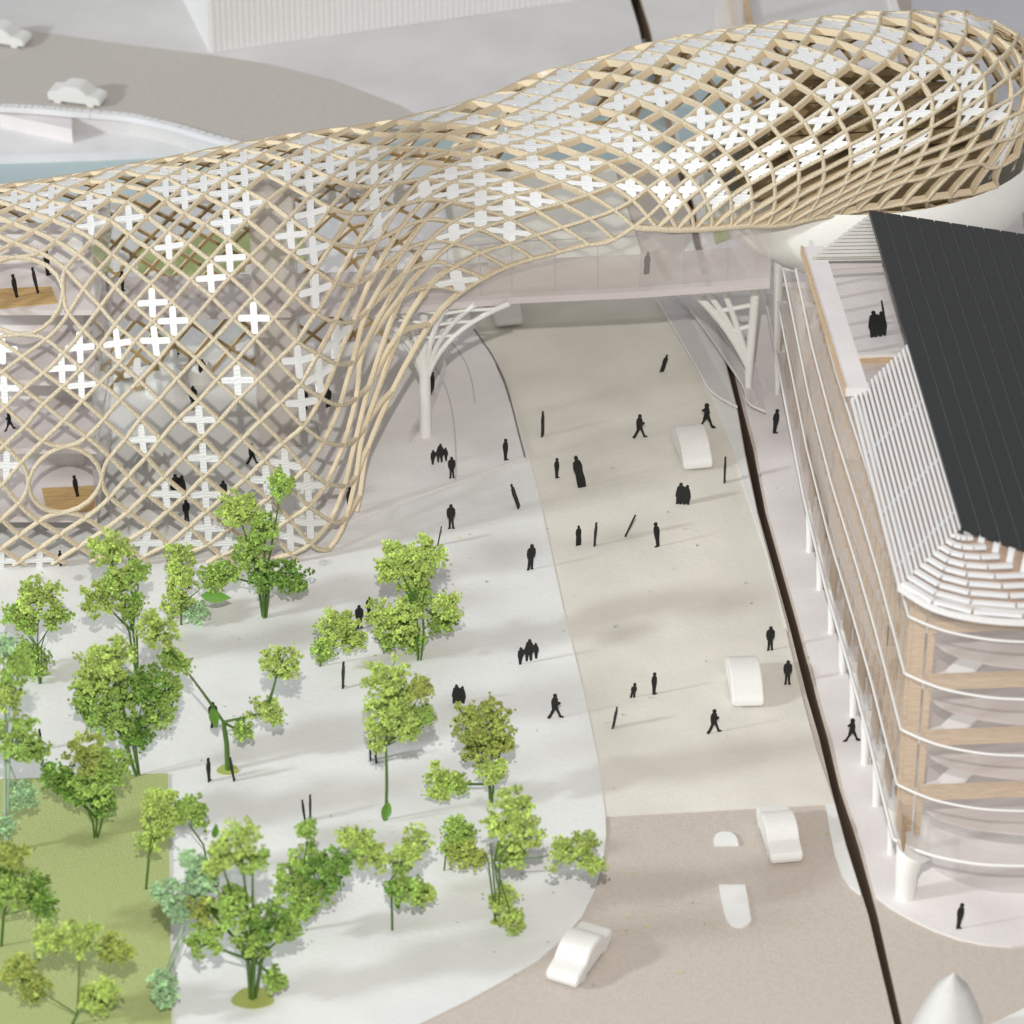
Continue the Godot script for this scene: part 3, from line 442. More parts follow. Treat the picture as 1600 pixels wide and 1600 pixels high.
	41: [-5, [1095,678,-523,1106,700,-507,1136,742,-487,1199,798,-482,1279,852,-498,1344,889,-519,1397,918,-542,1440,953,-569,1472,988,-600,1494,1022,-637,1508,1053,-683,1516,1075,-740,1516,1084,-815,1506,1079,-877,1503,1063,-932,1505,1034,-976,1509,990,-1012,1514,942,-1040,1518,885,-1045,1524,836,-1038]],
	42: [-6, [1167,671,-544,1176,705,-515,1205,749,-497,1273,807,-499,1352,859,-521,1399,887,-539,1435,920,-558,1466,958,-584,1491,996,-615,1508,1031,-654,1519,1059,-703,1522,1077,-765,1522,1081,-847,1526,1060,-906,1533,1028,-953,1539,983,-987,1546,931,-1006,1552,878,-1017,1563,836,-1003]],
	43: [-7, [1239,675,-559,1245,712,-529,1272,750,-515,1330,798,-519,1381,838,-532,1422,878,-548,1457,922,-569,1486,965,-597,1507,1005,-631,1521,1039,-674,1529,1064,-727,1533,1075,-799,1543,1054,-874,1555,1021,-927,1563,976,-964,1571,925,-982,1579,874,-989,1598,843,-960]],
	44: [-8, [1311,696,-564,1319,723,-546,1341,747,-540,1379,789,-539,1418,836,-547,1455,885,-564,1486,933,-587,1510,977,-617,1528,1016,-654,1539,1046,-702,1547,1063,-767,1556,1056,-875,1572,1014,-913,1582,967,-944,1591,917,-958,1600,871,-959]],
	45: [-9, [1396,726,-574,1405,740,-570,1415,762,-563,1439,806,-561,1469,855,-572,1498,904,-590,1523,951,-614,1541,993,-646,1555,1025,-691,1566,1045,-754,1582,1025,-827,1594,993,-882,1601,950,-918,1609,906,-924,1620,870,-911]],
	46: [-10, [1491,738,-618,1483,756,-602,1485,789,-591,1503,834,-594,1526,881,-606,1546,928,-623,1564,970,-652,1578,1002,-695,1592,1019,-762,1605,995,-811,1614,963,-855,1618,921,-888,1620,873,-912]],
}
const CROSSES := {-13: [-4, -2, 2, 8], -12: [-15], -11: [-16, -14, 8], -10: [-15, -13, -3], -9: [-16, -4, -2], -8: [-13, -11], -7: [-16, -14, -4], -6: [-17, -11, 1, 7], -5: [-16, -6, -4, 4], -4: [-15, -13, -9, -5, 7], -3: [-14, -12, 0, 2, 4, 6], -2: [-17, -13, -7, 7], -1: [-14, -12, -10, -8, -2], 0: [-17, -15, -13, -11, -5, 3, 5], 1: [2, 6], 2: [-13, -9, -3, -1, 3, 5], 3: [-16, -14, -12, -10, -8, -6, -2], 4: [-15, -13, -3], 5: [-14, -12], 6: [-13, -11, -9, -7], 7: [-10], 8: [-17, -7], 9: [-18, -16, -8, -6, -2, 2], 10: [-15, -9, -7, -5, -3], 11: [-18, -12, -6, -4, -2], 12: [-17, -15, -13, -11, -9, -5], 13: [-18, -16, -14, -12, -8], 14: [-21, -19, -17, -15, -13, -9, -7], 15: [-20, -12], 16: [-15, -13, -11, -7], 17: [-20, -16, -12, -10, -4], 18: [-19, -15, -9, -7], 19: [-22, -20, -16, -10, -6], 20: [-21, -17, -13, -11, -9, -7], 21: [-20, -18, -12], 22: [-21, -19, -15, -13, -11, -9, -7], 23: [-18, -16, -12, -6], 24: [-21, -19, -15, -13, -9], 25: [-20, -10, -8, -6], 26: [-21, -17], 27: [-22, -20, -16, -14, -12, -10, -8], 28: [-21, -13, -9], 29: [-20, -10], 30: [-19, -17, -13], 31: [-20, -18, -14, -12, -10], 32: [-15, -11, -9], 33: [-20, -16, -12, -10], 34: [-15, -13], 35: [-20, -18, -14, -10], 36: [-19, -13], 37: [-18, -12], 39: [-12], 41: [-12], 42: [-13], 43: [-12]}
# ------------------------------------------------------------------ the lattice shell's surface
func node_at(c: int, r: int) -> Vector3:
	c = clampi(c, -22, 46)
	var e: Array = SHELL[c]
	var f: Array = e[1]
	var n: int = f.size() / 3
	var i: int = e[0] - r
	if i < 0:
		return node_raw(f, 0) + (node_raw(f, 0) - node_raw(f, 1)) * float(-i)
	if i >= n:
		return node_raw(f, n - 1) + (node_raw(f, n - 1) - node_raw(f, n - 2)) * float(i - n + 1)
	return node_raw(f, i)

func node_raw(f: Array, i: int) -> Vector3:
	return Vector3(f[i * 3], f[i * 3 + 1], f[i * 3 + 2]) / 50.0

func lattice_has(c: int, r: int) -> bool:
	if c < -22 or c > 45:
		return false
	var e: Array = SHELL[c]
	var i: int = e[0] - r
	return i >= 0 and i < e[1].size() / 3

func skin(c: float, r: float) -> Vector3:   # smooth surface through the nodes
	var ci := floori(c)
	var ri := floori(r)
	var tc := c - ci
	var tr := r - ri
	var row := []
	for a in range(-1, 3):
		if absf(tr) < 1e-4:
			row.append(node_at(ci + a, ri))
		else:
			row.append(node_at(ci + a, ri).cubic_interpolate(node_at(ci + a, ri + 1), node_at(ci + a, ri - 1), node_at(ci + a, ri + 2), tr))
	if absf(tc) < 1e-4:
		return row[1]
	return row[1].cubic_interpolate(row[2], row[0], row[3], tc)

func skin_normal(c: float, r: float) -> Vector3:
	var dc := skin(c + 0.5, r) - skin(c - 0.5, r)
	var dr := skin(c, r + 0.5) - skin(c, r - 0.5)
	var n := dr.cross(dc)
	return n.normalized() if n.length() > 1e-6 else Vector3.UP

const HOLES := [[-10.0, 3.0, 1.75], [-12.0, -7.0, 2.2]]

func bent(c: float, r: float) -> Vector2:   # the ribs part round the two round openings
	var p := Vector2(c, r)
	for h in HOLES:
		var d := p - Vector2(h[0], h[1])
		var l := d.length()
		if l < 5.5 and l > 0.01:
			var l2 := pow(pow(l, 3.0) + pow(h[2], 3.0) * clampf((5.5 - l) / 1.5, 0.0, 1.0), 1.0 / 3.0)
			p = Vector2(h[0], h[1]) + d * (l2 / l)
	return p

func rib_mesh(keys: Array, w: float, deep: float, lift: float) -> ArrayMesh:   # keys: lattice places along one rib
	var pos := []
	var nor := []
	for k in keys.size() - 1:
		var a: Vector2 = keys[k]
		var b: Vector2 = keys[k + 1]
		var steps := 3
		for hh in HOLES:
			if a.distance_to(Vector2(hh[0], hh[1])) < 4.0:
				steps = 6
		for s in steps + (1 if k == keys.size() - 2 else 0):
			var q := a.lerp(b, float(s) / steps)
			q = bent(q.x, q.y)
			var nn := skin_normal(q.x, q.y)
			pos.append(skin(q.x, q.y) + nn * lift)
			nor.append(nn)
	# ribs end on the ground
	var first := 0
	while first < pos.size() and pos[first].y < 0.12:
		first += 1
	var last := pos.size() - 1
	while last > first and pos[last].y < 0.12:
		last -= 1
	pos = pos.slice(first, last + 1)
	nor = nor.slice(first, last + 1)
	if pos.size() < 3:
		return null
	var outer := MB.new()
	var inner := MB.new()
	var under := MB.new()
	var cut := 0.05
	var rings := []
	var dirs := []
	for i in pos.size():
		var t: Vector3 = (pos[mini(i + 1, pos.size() - 1)] - pos[maxi(i - 1, 0)]).normalized()
		var n: Vector3 = nor[i]
		n = (n - t * n.dot(t)).normalized()
		var b := n.cross(t)
		var p: Vector3 = pos[i]
		var dp := deep * lerpf(0.44, 0.92, clampf((p.x + 12.0) / 16.0, 0.0, 1.0))
		rings.append([p - b * (w / 2) - n * dp, p - b * (w / 2) - n * cut, p - b * (w / 2 - cut) - n * cut * 0.3, p, p + b * (w / 2 - cut) - n * cut * 0.3, p + b * (w / 2) - n * cut, p + b * (w / 2) - n * dp])
		dirs.append([-b, (-b + n * 0.35).normalized(), (n - b * 0.5).normalized(), n, (n + b * 0.5).normalized(), (b + n * 0.35).normalized(), b, -n])
	for i in rings.size() - 1:
		var r0: Array = rings[i]
		var r1: Array = rings[i + 1]
		var d0: Array = dirs[i]
		var d1: Array = dirs[i + 1]
		for k in range(1, 5):
			outer.smooth(r0[k], r0[k + 1], r1[k + 1], d0[k], d0[k + 1], d1[k + 1])
			outer.smooth(r0[k], r1[k + 1], r1[k], d0[k], d1[k + 1], d1[k])
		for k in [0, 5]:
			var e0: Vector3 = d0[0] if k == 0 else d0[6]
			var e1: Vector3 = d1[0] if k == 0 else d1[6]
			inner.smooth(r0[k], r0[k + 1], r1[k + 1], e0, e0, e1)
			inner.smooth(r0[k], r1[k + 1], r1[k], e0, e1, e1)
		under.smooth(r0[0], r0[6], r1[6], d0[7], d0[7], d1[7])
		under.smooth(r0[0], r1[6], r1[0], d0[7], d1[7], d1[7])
	for e in [0, rings.size() - 1]:
		var r: Array = rings[e]
		var out: Vector3 = (pos[0] - pos[1]) if e == 0 else (pos[-1] - pos[-2])
		for k in range(1, 6):
			outer.tri(r[0], r[k], r[k + 1], out)
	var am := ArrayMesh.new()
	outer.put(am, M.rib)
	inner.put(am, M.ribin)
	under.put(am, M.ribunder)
	return am

func cross_mesh(c: int, r: int, hw: float, tip: float) -> ArrayMesh:
	var e := node_at(c + 1, r)
	var wv := node_at(c - 1, r)
	var up := node_at(c, r - 1)
	var dn := node_at(c, r + 1)
	var mid := (e + wv + up + dn) / 4.0
	var n := skin_normal(c, r)
	var hx := (e - wv) / 2.0
	var hy := (up - dn) / 2.0
	var k := hw * 0.5
	var o := [Vector2(tip, -hw + k), Vector2(tip, hw - k), Vector2(tip - k, hw), Vector2(hw + 0.03, hw), Vector2(hw, hw + 0.03), Vector2(hw, tip - k), Vector2(hw - k, tip), Vector2(-hw + k, tip), Vector2(-hw, tip - k), Vector2(-hw, hw + 0.03), Vector2(-hw - 0.03, hw), Vector2(-tip + k, hw), Vector2(-tip, hw - k),
		Vector2(-tip, -hw + k), Vector2(-tip + k, -hw), Vector2(-hw - 0.03, -hw), Vector2(-hw, -hw - 0.03), Vector2(-hw, -tip + k), Vector2(-hw + k, -tip), Vector2(hw - k, -tip), Vector2(hw, -tip + k), Vector2(hw, -hw - 0.03), Vector2(hw + 0.03, -hw), Vector2(tip - k, -hw)]
	var b := MB.new()
	var top := []
	var low := []
	for p in o:
		var q: Vector3 = mid + hx * p.x + hy * p.y
		# follow the dish of the cell towards its corners
		q += (((e + wv) / 2.0 - mid) * (p.x * p.x) + ((up + dn) / 2.0 - mid) * (p.y * p.y))
		top.append(q - n * 0.05)
		low.append(q - n * 0.22)
	for i in o.size():
		var j := (i + 1) % o.size()
		b.tri(mid - n * 0.05, top[i], top[j], n)
		b.tri(mid - n * 0.22, low[i], low[j], -n)
		b.quad(top[i], top[j], low[j], low[i], ((top[i] + top[j]) / 2.0 - mid))
	return b.mesh(M.cross)

func build_shell() -> void:
	var t := thing("lattice_shell", "long beige lattice shell with white crosses arching over the plaza", "building", Vector3(0, 0, 0))
	for fam in 2:
		for line in range(-70, 92, 2):
			var run := []
			for c in range(-22, 48):
				var r := (c - line) if fam == 0 else (line - c)
				var ok := lattice_has(c, r) and (c >= 3 or fam == 0 or r <= 9)
				if ok:
					run.append(Vector2(c, r))
				if not ok or c == 47:
					if run.size() >= 2:
						var rm := rib_mesh(run, 0.222 if fam == 0 else 0.214, 0.5, 0.0 if fam == 0 else 0.02)
						if rm:
							part("rib", rm, t, "", false)
					run = []
	var edge := []
	for c in range(16, 46):
		edge.append(Vector2(c, SHELL[c][0]))
	part("edge_beam", rib_mesh(edge, 0.34, 0.45, 0.04), t, "", false)
	for c in CROSSES:
		for r in CROSSES[c]:
			if c == 17 and r == -4:
				continue
			var hw := 0.165
			var tip := 0.78
			if c > 7:
				hw = 0.215
				tip = 0.82
			if r < -15 or (c > 14 and r > -11):
				hw = 0.275
				tip = 0.84
			part("cross_panel", cross_mesh(c, r, hw, tip), t, "", false)
	for c in range(-20, 40):   # some on the far side too
		for i in range(3, 24):
			var r: int = -19 - i
			if (c + r) % 2 != 0 and lattice_has(c, r - 1) and lattice_has(c, r + 1) and lattice_has(c - 1, r) and lattice_has(c + 1, r) and rng.randf() < 0.12:
				part("cross_panel", cross_mesh(c, r, 0.2, 0.8), t, "", false)

# ------------------------------------------------------------------ ground
const GAP_L := [1058, 270, 1075, 319, 1082, 371, 1092, 407, 1112, 481, 1152, 637, 1164, 706, 1184, 800, 1233, 977, 1261, 1089, 1279, 1150, 1298, 1230, 1322, 1319, 1357, 1431, 1397, 1600, 1444, 1790]
const GAP_R := [1437.5, 1700, 1409.5, 1600, 1371.5, 1431, 1340.5, 1319, 1311.5, 1230, 1292.5, 1150, 1275.5, 1089, 1246, 977, 1196, 800, 1178, 706, 1160, 637, 1122.5, 481, 1101.5, 407, 1093.5, 371, 1083.5, 319, 1068.5, 270, 1052, 200, 1014, 40, 1001, 0, 986, -60, 968, -140]

func build_ground() -> void:
	var bank := [-260, 350, -80, 335, 300, 312, 450, 300, 560, 262, 680, 242, 850, 256, 980, 257, 1052, 262]
	var front := bank + GAP_L + [-420, 1790]
	struct("ground_board", slab(front, -6.0, -0.03), M.board)
	struct("ground", slab(front, -0.03, 0.0), M.road)
	var right := GAP_R + [1980, -140, 2050, 1790, 1464, 1790]
	struct("ground_board", slab(right, -6.0, -0.03), M.board)
	struct("ground", slab(right, -0.03, 0.0), M.road)
	var back := [-260, 150, -60, 168, 0, 170, 115, 178, 200, 185, 270, 200, 345, 222, 430, 222, 600, 188, 800, 160, 960, 127, 1012, 106, 997, 40, 985, 0, 970, -60, 952, -140, -300, -140]
	struct("ground_board", slab(back, -6.0, -0.03), M.terrain)
	struct("ground", slab(back, -0.03, 0.0), M.terrain)
	struct("gap_bottom", slab([-420, -200, 2000, -200, 2000, 1800, -420, 1800], -6.4, -6.0), M.pit)
	# water behind the shell
	struct("water", slab([-300, 120, 1030, 60, 1060, 330, -300, 420], -2.2, -1.9), M.water)
	struct("water", slab([1042, 102, 1131, 92, 1141, 255, 1070, 266], 0.1, 0.16), M.water)
	# sheets
	var cream_left := [690, 250, 698, 330, 712, 420, 745, 515, 775, 560, 805, 640, 840, 765, 880, 950, 912, 1080, 935, 1190, 946, 1275]
	struct("plaza", slab([-260, 360, 300, 320, 450, 308, 560, 270] + cream_left + [947, 1305, 942, 1345, 930, 1390, 910, 1430, 880, 1466, 840, 1500, 790, 1530, 730, 1563, 650, 1602, 560, 1640, 430, 1690, -300, 1760], 0.0, 0.1), M.plaza)
	var cream := [960, 262, 985, 340, 1020, 450, 1064, 542, 1112, 621, 1143, 700, 1167, 775, 1198, 866, 1226, 977, 1252, 1085, 1275, 1170, 1304, 1256, 946, 1275]
	for i in range(cream_left.size() - 4, -2, -2):
		cream += [cream_left[i], cream_left[i + 1]]
	struct("road", slab(cream, 0.0, 0.055), M.cream)
	struct("kerb_strip", slab([1020, 450, 1064, 542, 1112, 621, 1143, 700, 1167, 775, 1198, 866, 1226, 977, 1231, 985, 1183, 803, 1163, 709, 1151, 640, 1111, 484, 1091, 412, 1081, 375], 0.0, 0.11), M.plaza)
	struct("kerb_strip", slab([1290, 1256, 1297, 1300, 1304, 1335, 1315, 1365, 1328, 1384, 1345, 1397, 1344, 1392, 1321, 1321, 1304, 1256], 0.0, 0.11), M.plaza)
	struct("pavement", slab([1070, 268, 1087, 319, 1097, 371, 1105, 407, 1126, 481, 1165, 637, 1183, 706, 1201, 800, 1251, 977, 1282, 1089, 1299, 1150, 1318, 1230, 1347, 1319, 1368, 1400, 1392, 1418, 1424, 1436, 1460, 1453, 1500, 1467, 1540, 1475, 1580, 1478, 1640, 1472, 1720, 1452, 2000, 1400, 1950, 260], 0.0, 0.12), M.pave)
	struct("pavement", slab([1052, 196, 1016, 40, 1003, 0, 988, -60, 970, -139, 1390, -139, 1398, 60, 1420, 200, 1950, 258, 1072, 266], 0.0, 0.09), M.terrain)
	struct("pavement", slab([1420, -139, 1980, -139, 1900, 250, 1430, 200], 0.0, 0.2), M.farcard)
	struct("platform", slab([820, 716, 545, 815, 510, 826, 505, 700, 470, 560, 480, 440, 560, 330, 690, 300, 716, 440, 741, 515, 771, 560, 801, 640], 0.1, 0.28), M.inner)
	struct("lawn", slab([262, 1208, 268, 1600, 271, 1765, -300, 1765, -300, 1228], 0.1, 0.2), M.lawn)
	struct("lawn", slab([215, 385, 330, 366, 470, 350, 478, 405, 330, 432, 215, 425], 0.1, 0.2), M.lawn)
	struct("lawn", slab([1092, 285, 1122, 285, 1140, 372, 1118, 380], 0.09, 0.2), M.lawn)
	struct("road", slab([-300, 0, -60, 22, 45, 47, 165, 65, 325, 85, 420, 100, 520, 125, 625, 165, 690, 205, 560, 196, 430, 222, 346, 221, 270, 199, 200, 184, 115, 177, 0, 169, -60, 167, -300, 150], 0.0, 0.06), M.farroad)
	for isl in [[1116, 1319, 1115, 1311, 1118, 1304, 1124, 1300, 1132, 1299, 1141, 1300, 1148, 1304, 1152, 1311, 1154, 1319], [1123, 1382, 1164, 1382, 1168, 1400, 1172, 1428, 1174, 1437, 1170, 1443, 1160, 1447, 1150, 1447, 1141, 1443, 1134, 1434, 1129, 1412]]:
		struct("traffic_island", slab(isl, 0.0, 0.13), M.plaza)
	# quay
	struct("quay_ledge", slab([-300, 262, 0, 243, 150, 238, 290, 232, 420, 224, 420, 206, -300, 140], -2.0, -1.25), M.quay)
	var q := MB.new()
	var top := rounded(outline([-60, 168, 0, 170, 60, 173, 115, 178, 200, 185, 270, 200, 346, 222, 420, 240]))
	for i in top.size() - 1:
		var a := Vector3(top[i].x, 0, top[i].y)
		var c := Vector3(top[i + 1].x, 0, top[i + 1].y)
		q.beam(a + Vector3(0, 0.12, 0.1), c + Vector3(0, 0.12, 0.1) + (c - a).normalized() * 0.05, 0.55, 0.42)
	tag(add_mesh("quay_kerb", q.mesh(M.quay)), "curved white kerb along the quay edge of the back road", "kerb")
	var w := MB.new()
	w.prism(outline([-60, 190, 0, 186, 113, 210, 113, 181, 0, 173, -60, 171], -0.6), -1.25, -0.2)
	tag(add_mesh("quay_wall", w.mesh(M.pave)), "pinkish wedge of quay wall ending below the white car", "wall")
	var e := MB.new()
	e.beam(gp(545, 815, 0.29), gp(820, 716, 0.29), 0.1, 0.06)
	tag(add_mesh("platform_edge", e.mesh(M.rail)), "thin white line along the plaza platform's front edge", "edging")
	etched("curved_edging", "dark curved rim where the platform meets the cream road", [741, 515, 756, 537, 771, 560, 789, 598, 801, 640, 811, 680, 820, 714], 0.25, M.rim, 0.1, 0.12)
	etched("etched_curve", "fine etched curve on the platform right of the white column", [700, 530, 716, 548, 730, 572, 738, 600, 742, 630], 0.29, M.etch)
	etched("etched_curve", "fine long etched curve on the platform behind the white column", [668, 560, 690, 590, 706, 640, 712, 700, 712, 750], 0.29, M.etch)
	etched("strip_edge", "white edge of the narrow curved acrylic strip", [1020, 455, 1042, 494, 1090, 577, 1112, 612, 1152, 636], 0.6, M.rail, 0.06, 0.14)
	etched("strip_edge", "white end edge of the wide curved acrylic strip", [1055, 455, 1086, 494, 1156, 595, 1168, 628, 1196, 643], 0.9, M.rail, 0.06, 0.14)
	etched("strip_rib", "white rib running down the middle of the wide acrylic strip", [1085, 455, 1118, 505, 1160, 575, 1183, 632], 0.95, M.rail, 0.04, 0.08)

func etched(called: String, label: String, pts: Array, h: float, m: Material, w := 0.05, t := 0.03) -> void:
	var o := rounded(outline(pts, h), 5)
	var b := MB.new()
	for i in o.size() - 1:
		b.beam(Vector3(o[i].x, h, o[i].y), Vector3(o[i + 1].x, h, o[i + 1].y), w, t)
	tag(add_mesh(called, b.mesh(m)), label, "edging")

func add_mesh(called: String, mesh: Mesh) -> MeshInstance3D:
	var o := MeshInstance3D.new()
	o.name = numbered(called)
	o.mesh = mesh
	add_child(o)
	return o

# ------------------------------------------------------------------ far blocks
func build_far() -> void:
	var a := gp(328, 83)
	var b := gp(800, 16)
	var l := gp(283, -6)
	var along := (b - a).normalized()
	var block := thing("white_block", "big white block with fine upright ribs on its long face", "building", a)
	var w := MB.new()
	var far := a + along * 48.0
	var back := l - a
	w.prism(PackedVector2Array([Vector2(a.x, a.z), Vector2(far.x, far.z), Vector2(far.x + back.x, far.z + back.z), Vector2(a.x + back.x, a.z + back.z)]), 0.0, 16.0)
	part("wall", w.mesh(M.white), block)
	var r := MB.new()
	var out := along.cross(Vector3.UP).normalized()
	if out.z < 0:
		out = -out
	for i in 110:
		var p := a + along * (0.25 + i * 0.42) + out * 0.02
		r.beam(p + Vector3(0, 0.03, 0), p + Vector3(0, 15.9, 0), 0.2, 0.1, out)
	part("ribs", r.mesh(M.white), block).set_meta("kind", "stuff")
	# glass screen with timber edges past the gap
	var s := thing("glass_screen", "clear screen with timber edge behind the shell's top", "screen", gp(1140, 60))
	var g := MB.new()
	g.beam(gp(1138, 46) + Vector3(0, 0, 0), gp(1138, 46) + Vector3(0, 5, 0), 0.12, 2.0, Vector3.RIGHT)
	part("pane", g.mesh(M.hazy), s)
	for k in [[1147, 40], [1172, 40]]:
		var t := MB.new()
		t.beam(gp(k[0], k[1], 0.1), gp(k[0] - 22, k[1] - 110, 0.1), 0.35, 0.7)
		part("timber_edge", t.mesh(M.timber), s)
	var st := MB.new()
	st.beam(gp(1400, 24, 0.25), gp(1370, -80, 0.25), 0.6, 0.5)
	tag(add_mesh("white_strip", st.mesh(M.rail)), "white strip between the two lavender grey cards at the top", "strip")
	# small post at the right edge
	var ps := thing("timber_post", "pale timber post with a white side at the right edge", "post", gp(1600, 352))
	var pm := MB.new()
	pm.beam(gp(1606, 356), gp(1606, 356) + Vector3(-0.3, 3.6, 0), 0.5, 0.5)
	part("post", pm.mesh(M.timber), ps)
	var pw := MB.new()
	pw.beam(gp(1598, 352), gp(1598, 352) + Vector3(-0.3, 3.8, 0), 0.12, 0.5)
	part("side", pw.mesh(M.rail), ps)
	# white cone close to the lens
	var cone := MB.new()
	var cb := gp(1478, 1672)
	var hgt := 5.9
	var path := []
	var rad := []
	for i in 9:
		var f := i / 8.0
		path.append(cb + Vector3(0, hgt * f, 0))
		rad.append(0.05 if i == 8 else 1.95 * (1.0 - f) + 0.3 * sin(f * PI) + 0.36)
	cone.tube(path, rad, 10)
	tag(add_mesh("white_cone", cone.mesh(M.foam)), "white blunt cone standing near the bottom right corner", "cone")
	var pl := MB.new()
	pl.prism(outline([1536, 1606, 1640, 1556, 1720, 1700, 1560, 1720], 1.0), 0.0, 1.0)
	tag(add_mesh("white_plate", pl.mesh(M.foam)), "white plate in the bottom right corner beside the cone", "plate")
# ------------------------------------------------------------------ inside the lattice: floors, deck, brackets, bowl
func build_inside() -> void:
	var t := thing("terrace_block", "stack of milky floors behind the lattice at the left edge", "building", zp(75, 870, 0.0))
	var edges := [[812, 4.3], [705, 4.2], [598, 3.4], [488, 2.3]]
	for e in edges:
		var l := zp(-190, e[0] + 3, e[1])
		var r := zp(151, e[0] - 4, e[1])
		var b := MB.new()
		b.prism(PackedVector2Array([Vector2(l.x, l.z), Vector2(r.x, r.z), Vector2(r.x, r.z - 10.0), Vector2(l.x, r.z - 10.0)]), r.y - 0.35, r.y)
		part("floor", b.mesh(M.slab), t)
		var w := MB.new()
		var wh := 1.7 if e[0] < 500 else 3.8
		w.beam(Vector3(l.x, r.y + wh / 2, r.z - 5.5), Vector3(r.x - 1.2, r.y + wh / 2, r.z - 5.5), 0.15, wh)
		part("partition", w.mesh(M.inner), t)
		var g := MB.new()
		g.beam(Vector3(r.x - 0.05, r.y + 0.05, r.z - 9.5), Vector3(r.x - 0.05, r.y + 0.05, r.z - 0.2), 0.06, 0.1)
		g.box(Vector3(r.x - 0.1, r.y, r.z - 9.6), Vector3(r.x - 0.02, r.y + 3.9, r.z - 0.3))
		part("side_pane", g.mesh(M.glass), t)
	for k in [[65, 764, 147, 760, 150, 799, 74, 803, 812, 4.3], [-60, 455, 80, 449, 90, 474, -60, 489, 488, 2.3]]:
		var y := zp(151, k[8] - 4, k[9]).y
		var b := MB.new()
		b.prism(outline(k.slice(0, 8), y), y + 0.01, y + 0.07)
		tag(add_mesh("floor_mat", b.mesh(M.mat)), "tan card mat on the terrace inside the %s round opening" % ("lower" if k[0] > 0 else "upper"), "mat", "tan mats on the terraces")
	# hazy core
	var c := thing("core_tower", "hazy upright core sheet box behind the lattice's left half", "tower", gp(432, 706))
	var cb := MB.new()
	var p := gp(405, 700)
	var q := gp(470, 704)
	cb.box(Vector3(p.x, 0.1, p.z - 2.6), Vector3(q.x, 17.2, p.z))
	part("shaft", cb.mesh(M.core), c)
	var ce := MB.new()
	for x in [p.x, q.x]:
		ce.box(Vector3(x - 0.05, 0.1, p.z - 0.04), Vector3(x + 0.05, 17.3, p.z + 0.08))
	part("edges", ce.mesh(M.glass), c)
	# upper deck that runs out over the road
	var d := thing("bridge_deck", "pinkish acrylic deck crossing above the road under the lattice", "bridge", gp(900, 458, 10))
	var db := MB.new()
	var fr := outline([150, 492, 380, 487, 560, 483, 650, 478, 800, 464, 1000, 455, 1203, 440], 10.0)
	var o := fr.duplicate()
	var last := fr[fr.size() - 1]
	for i in fr.size():
		var k := fr.size() - 1 - i
		o.append(Vector2(fr[k].x + (0.4 if i == 0 else 0.0), fr[k].y - 4.4))
	db.prism(o, 9.55, 10.0)
	part("floor", db.mesh(M.deck), d)
	var ed := MB.new()
	for i in fr.size() - 1:
		ed.beam(Vector3(fr[i].x, 9.78, fr[i].y + 0.03), Vector3(fr[i + 1].x, 9.78, fr[i + 1].y + 0.03), 0.08, 0.4)
	part("fascia", ed.mesh(M.deck), d)
	var gl := MB.new()
	for i in range(2, fr.size() - 1):
		var a := Vector3(fr[i].x, 11.9, fr[i].y - 0.5)
		var b := Vector3(fr[i + 1].x, 11.9, fr[i + 1].y - 0.5)
		gl.beam(a, b, 0.06, 3.8)
	part("glazing", gl.mesh(M.glass), d)
	var et := MB.new()
	for i in range(2, fr.size() - 1):
		var a := Vector3(fr[i].x, 13.4, fr[i].y - 0.46)
		var b := Vector3(fr[i + 1].x, 13.4, fr[i + 1].y - 0.46)
		et.beam(a, b, 0.03, 0.05)
		for k in 3:
			var m := a.lerp(b, k / 3.0)
			et.beam(m - Vector3(0, 3.4, 0), m, 0.03, 0.05)
	part("etched_lines", et.mesh(M.etch), d)
	# little white things on the ground floor inside
	var list := [[240, 745, 2.0, 1.6], [205, 805, 2.4, 1.4], [232, 830, 2.2, 1.0], [262, 610, 2.6, 1.2], [480, 790, 1.2, 1.8], [190, 595, 3.0, 1.0], [312, 590, 1.6, 1.1]]
	for i in list.size():
		var k: Array = list[i]
		var b := MB.new()
		var f := gp(k[0], k[1], 0.1)
		b.tube([f, f + Vector3(0, k[3] * 0.7, 0), f + Vector3(0, k[3], 0)], [k[2] * 0.55, k[2] * 0.5, k[2] * 0.35], 9)
		tag(add_mesh("white_kiosk", b.mesh(M.foam)), ["white block in the shade just right of the lower round opening", "white block low behind the lattice, beside the lower round opening's foot", "wide low white block behind the lattice's bottom crosses", "white block in the shade behind the lattice's middle crosses", "white upright block behind the lattice's right foot", "wide white block behind the lattice by the terrace floors", "white block in the shade left of the hazy core sheet"][i], "kiosk", "kiosk blocks behind the lattice")
	build_tree_column()
	build_bracket("bracket", "white lattice bracket at the deck's right end above the gap", -12.5, 1.0)
	build_bracket("bracket", "white lattice bracket seen through the glass hall's far end", -13.0, -1.0)
	# bowl under the shell's right end
	var bw := MB.new()
	var cen := Vector3(21.4, 13.3, -17.4)
	var tilt := Basis(Vector3.FORWARD, -0.07)
	var rows := 14
	var seg := 56
	for i in rows:
		for j in seg:
			var g := []
			for kk in [[i, j], [i, j + 1], [i + 1, j + 1], [i + 1, j]]:
				var th: float = -0.22 + kk[0] * (PI * 0.5 + 0.22) / rows
				var ph: float = kk[1] * TAU / seg
				var u := Vector3(cos(th) * cos(ph), -sin(th), cos(th) * sin(ph))
				g.append([cen + tilt * (u * Vector3(10.2, 6.0, 8.5)), (tilt * (u / Vector3(10.2, 6.0, 8.5))).normalized()])
			bw.smooth(g[0][0], g[1][0], g[2][0], g[0][1], g[1][1], g[2][1])
			bw.smooth(g[0][0], g[2][0], g[3][0], g[0][1], g[2][1], g[3][1])
